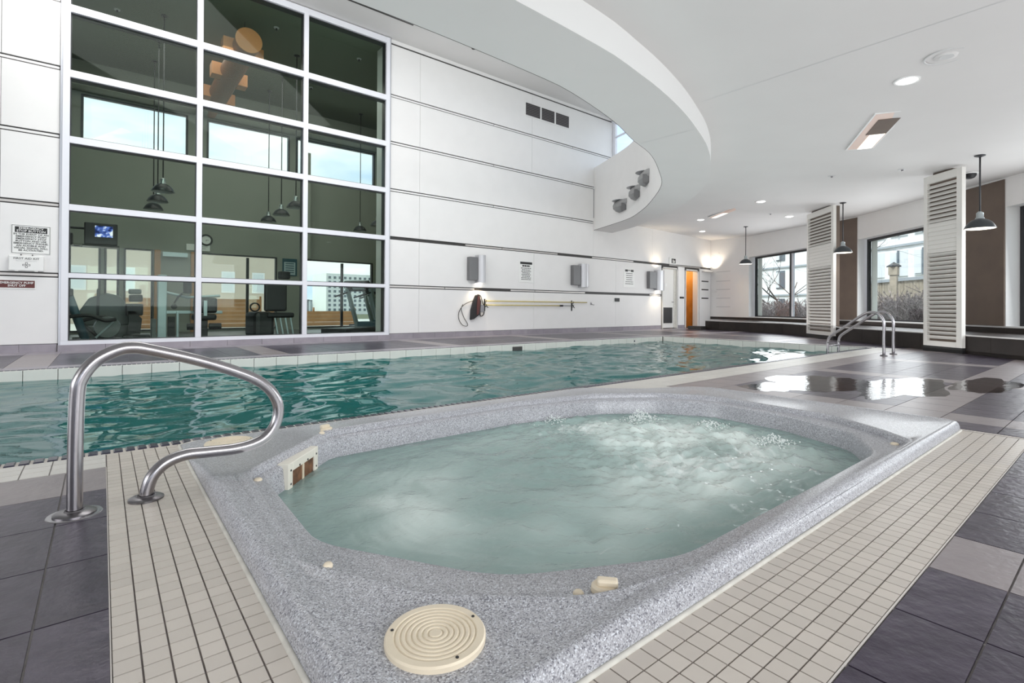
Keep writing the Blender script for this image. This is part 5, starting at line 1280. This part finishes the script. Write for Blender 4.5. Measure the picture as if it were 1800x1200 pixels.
# bare trees
def tree(x, y, h_, label, seed, lean=0):
    r = random.Random(seed); t = thing('bare_tree', label, 'tree', (x, y, -.4)); m = MB(); tr = MB()
    def grow(b_, p, d, l_, rad, lvl):
        pts = [p]; dd = d.copy()
        for k in range(4):
            dd = (dd+Vector((r.gauss(0, .13), r.gauss(0, .13), r.gauss(.03, .08)))).normalized(); pts.append(pts[-1]+dd*l_/4)
        b_.tube(pts, [rad*(1-.14*k) for k in range(5)], 6 if lvl < 2 else 4, caps=False)
        if lvl < 5:
            for k in range(3 if lvl < 3 else 2):
                q = pts[r.choice([2, 3, 4])]; nd_ = (dd+Vector((r.gauss(0, .6), r.gauss(0, .6), r.gauss(.1, .35)))).normalized(); grow(m, q, nd_, l_*r.uniform(.6, .8), rad*.52, lvl+1)
    grow(tr, Vector((0, 0, 0)), Vector((lean, -lean, 1)).normalized(), h_*.34, h_*.0085, 0)
    obj('trunk', tr, 'bark', t, smooth=True); o = obj('branches', m, 'bark', t, smooth=True)
q = at(1425, 25.5); tree(q.x, q.y, 8.0, 'bare tree leaning left outside the left window', 8, -.5)
q = at(1450, 22.5); tree(q.x, q.y, 7.0, 'bare tree half hidden by the left louvred screen', 21, 0)

# ================================================================== STANDING WATER ON THE DECK
def filmmat():
    m, t = newmat('water_film'); l = t.links.new; o = nd(t, 'ShaderNodeOutputMaterial'); tr = nd(t, 'ShaderNodeBsdfTransparent'); tr.inputs[0].default_value = (.82, .82, .84, 1)
    gl = nd(t, 'ShaderNodeBsdfGlossy', Roughness=.07); fr = nd(t, 'ShaderNodeFresnel', IOR=1.333); mx = nd(t, 'ShaderNodeMixShader')
    tcn = nd(t, 'ShaderNodeTexCoord'); n = nd(t, 'ShaderNodeTexNoise', Scale=11.0, Detail=4.0); l(tcn.outputs['Object'], n.inputs['Vector']); b = nd(t, 'ShaderNodeBump', Strength=.5, Distance=.006); l(n.outputs[0], b.inputs['Height']); l(b.outputs[0], gl.inputs['Normal']); l(b.outputs[0], fr.inputs['Normal'])
    l(fr.outputs[0], mx.inputs[0]); l(tr.outputs[0], mx.inputs[1]); l(gl.outputs[0], mx.inputs[2]); l(mx.outputs[0], o.inputs[0])
filmmat()
rnd = random.Random(12)
for i, (x, y, rx, ry, lb) in enumerate(((5.75, 2.05, .75, .42, 'shiny puddle on the dark deck tiles beside the pool corner of the whirlpool'), (6.05, 1.45, .85, .30, 'wide puddle mirroring the middle window on the deck'), (6.9, .98, .75, .22, 'long thin puddle on the pale tile band to the right'), (5.0, 2.25, .35, .2, 'small puddle nearest the whirlpool corner'))):
    t = thing('puddle', lb, 'puddle', (x, y, .0012), 0, 'puddles on the deck'); n_ = 40; pts = []
    for k in range(n_):
        a = 2*PI*k/n_; q = 1+.45*noise.noise(Vector((math.cos(a)*1.6+i*7, math.sin(a)*1.6, i)))+.22*noise.noise(Vector((math.cos(a)*4+i*3, math.sin(a)*4, i))); pts.append((rx*q*math.cos(a), ry*q*math.sin(a)))
    m = MB(); vs = [m.bm.verts.new((px_, py_, 0)) for px_, py_ in pts]; c = m.bm.verts.new((0, 0, .0006))
    for k in range(n_): m.bm.faces.new((vs[k], vs[(k+1) % n_], c))
    obj('water_film', m, 'water_film', t, smooth=True, fix=False)
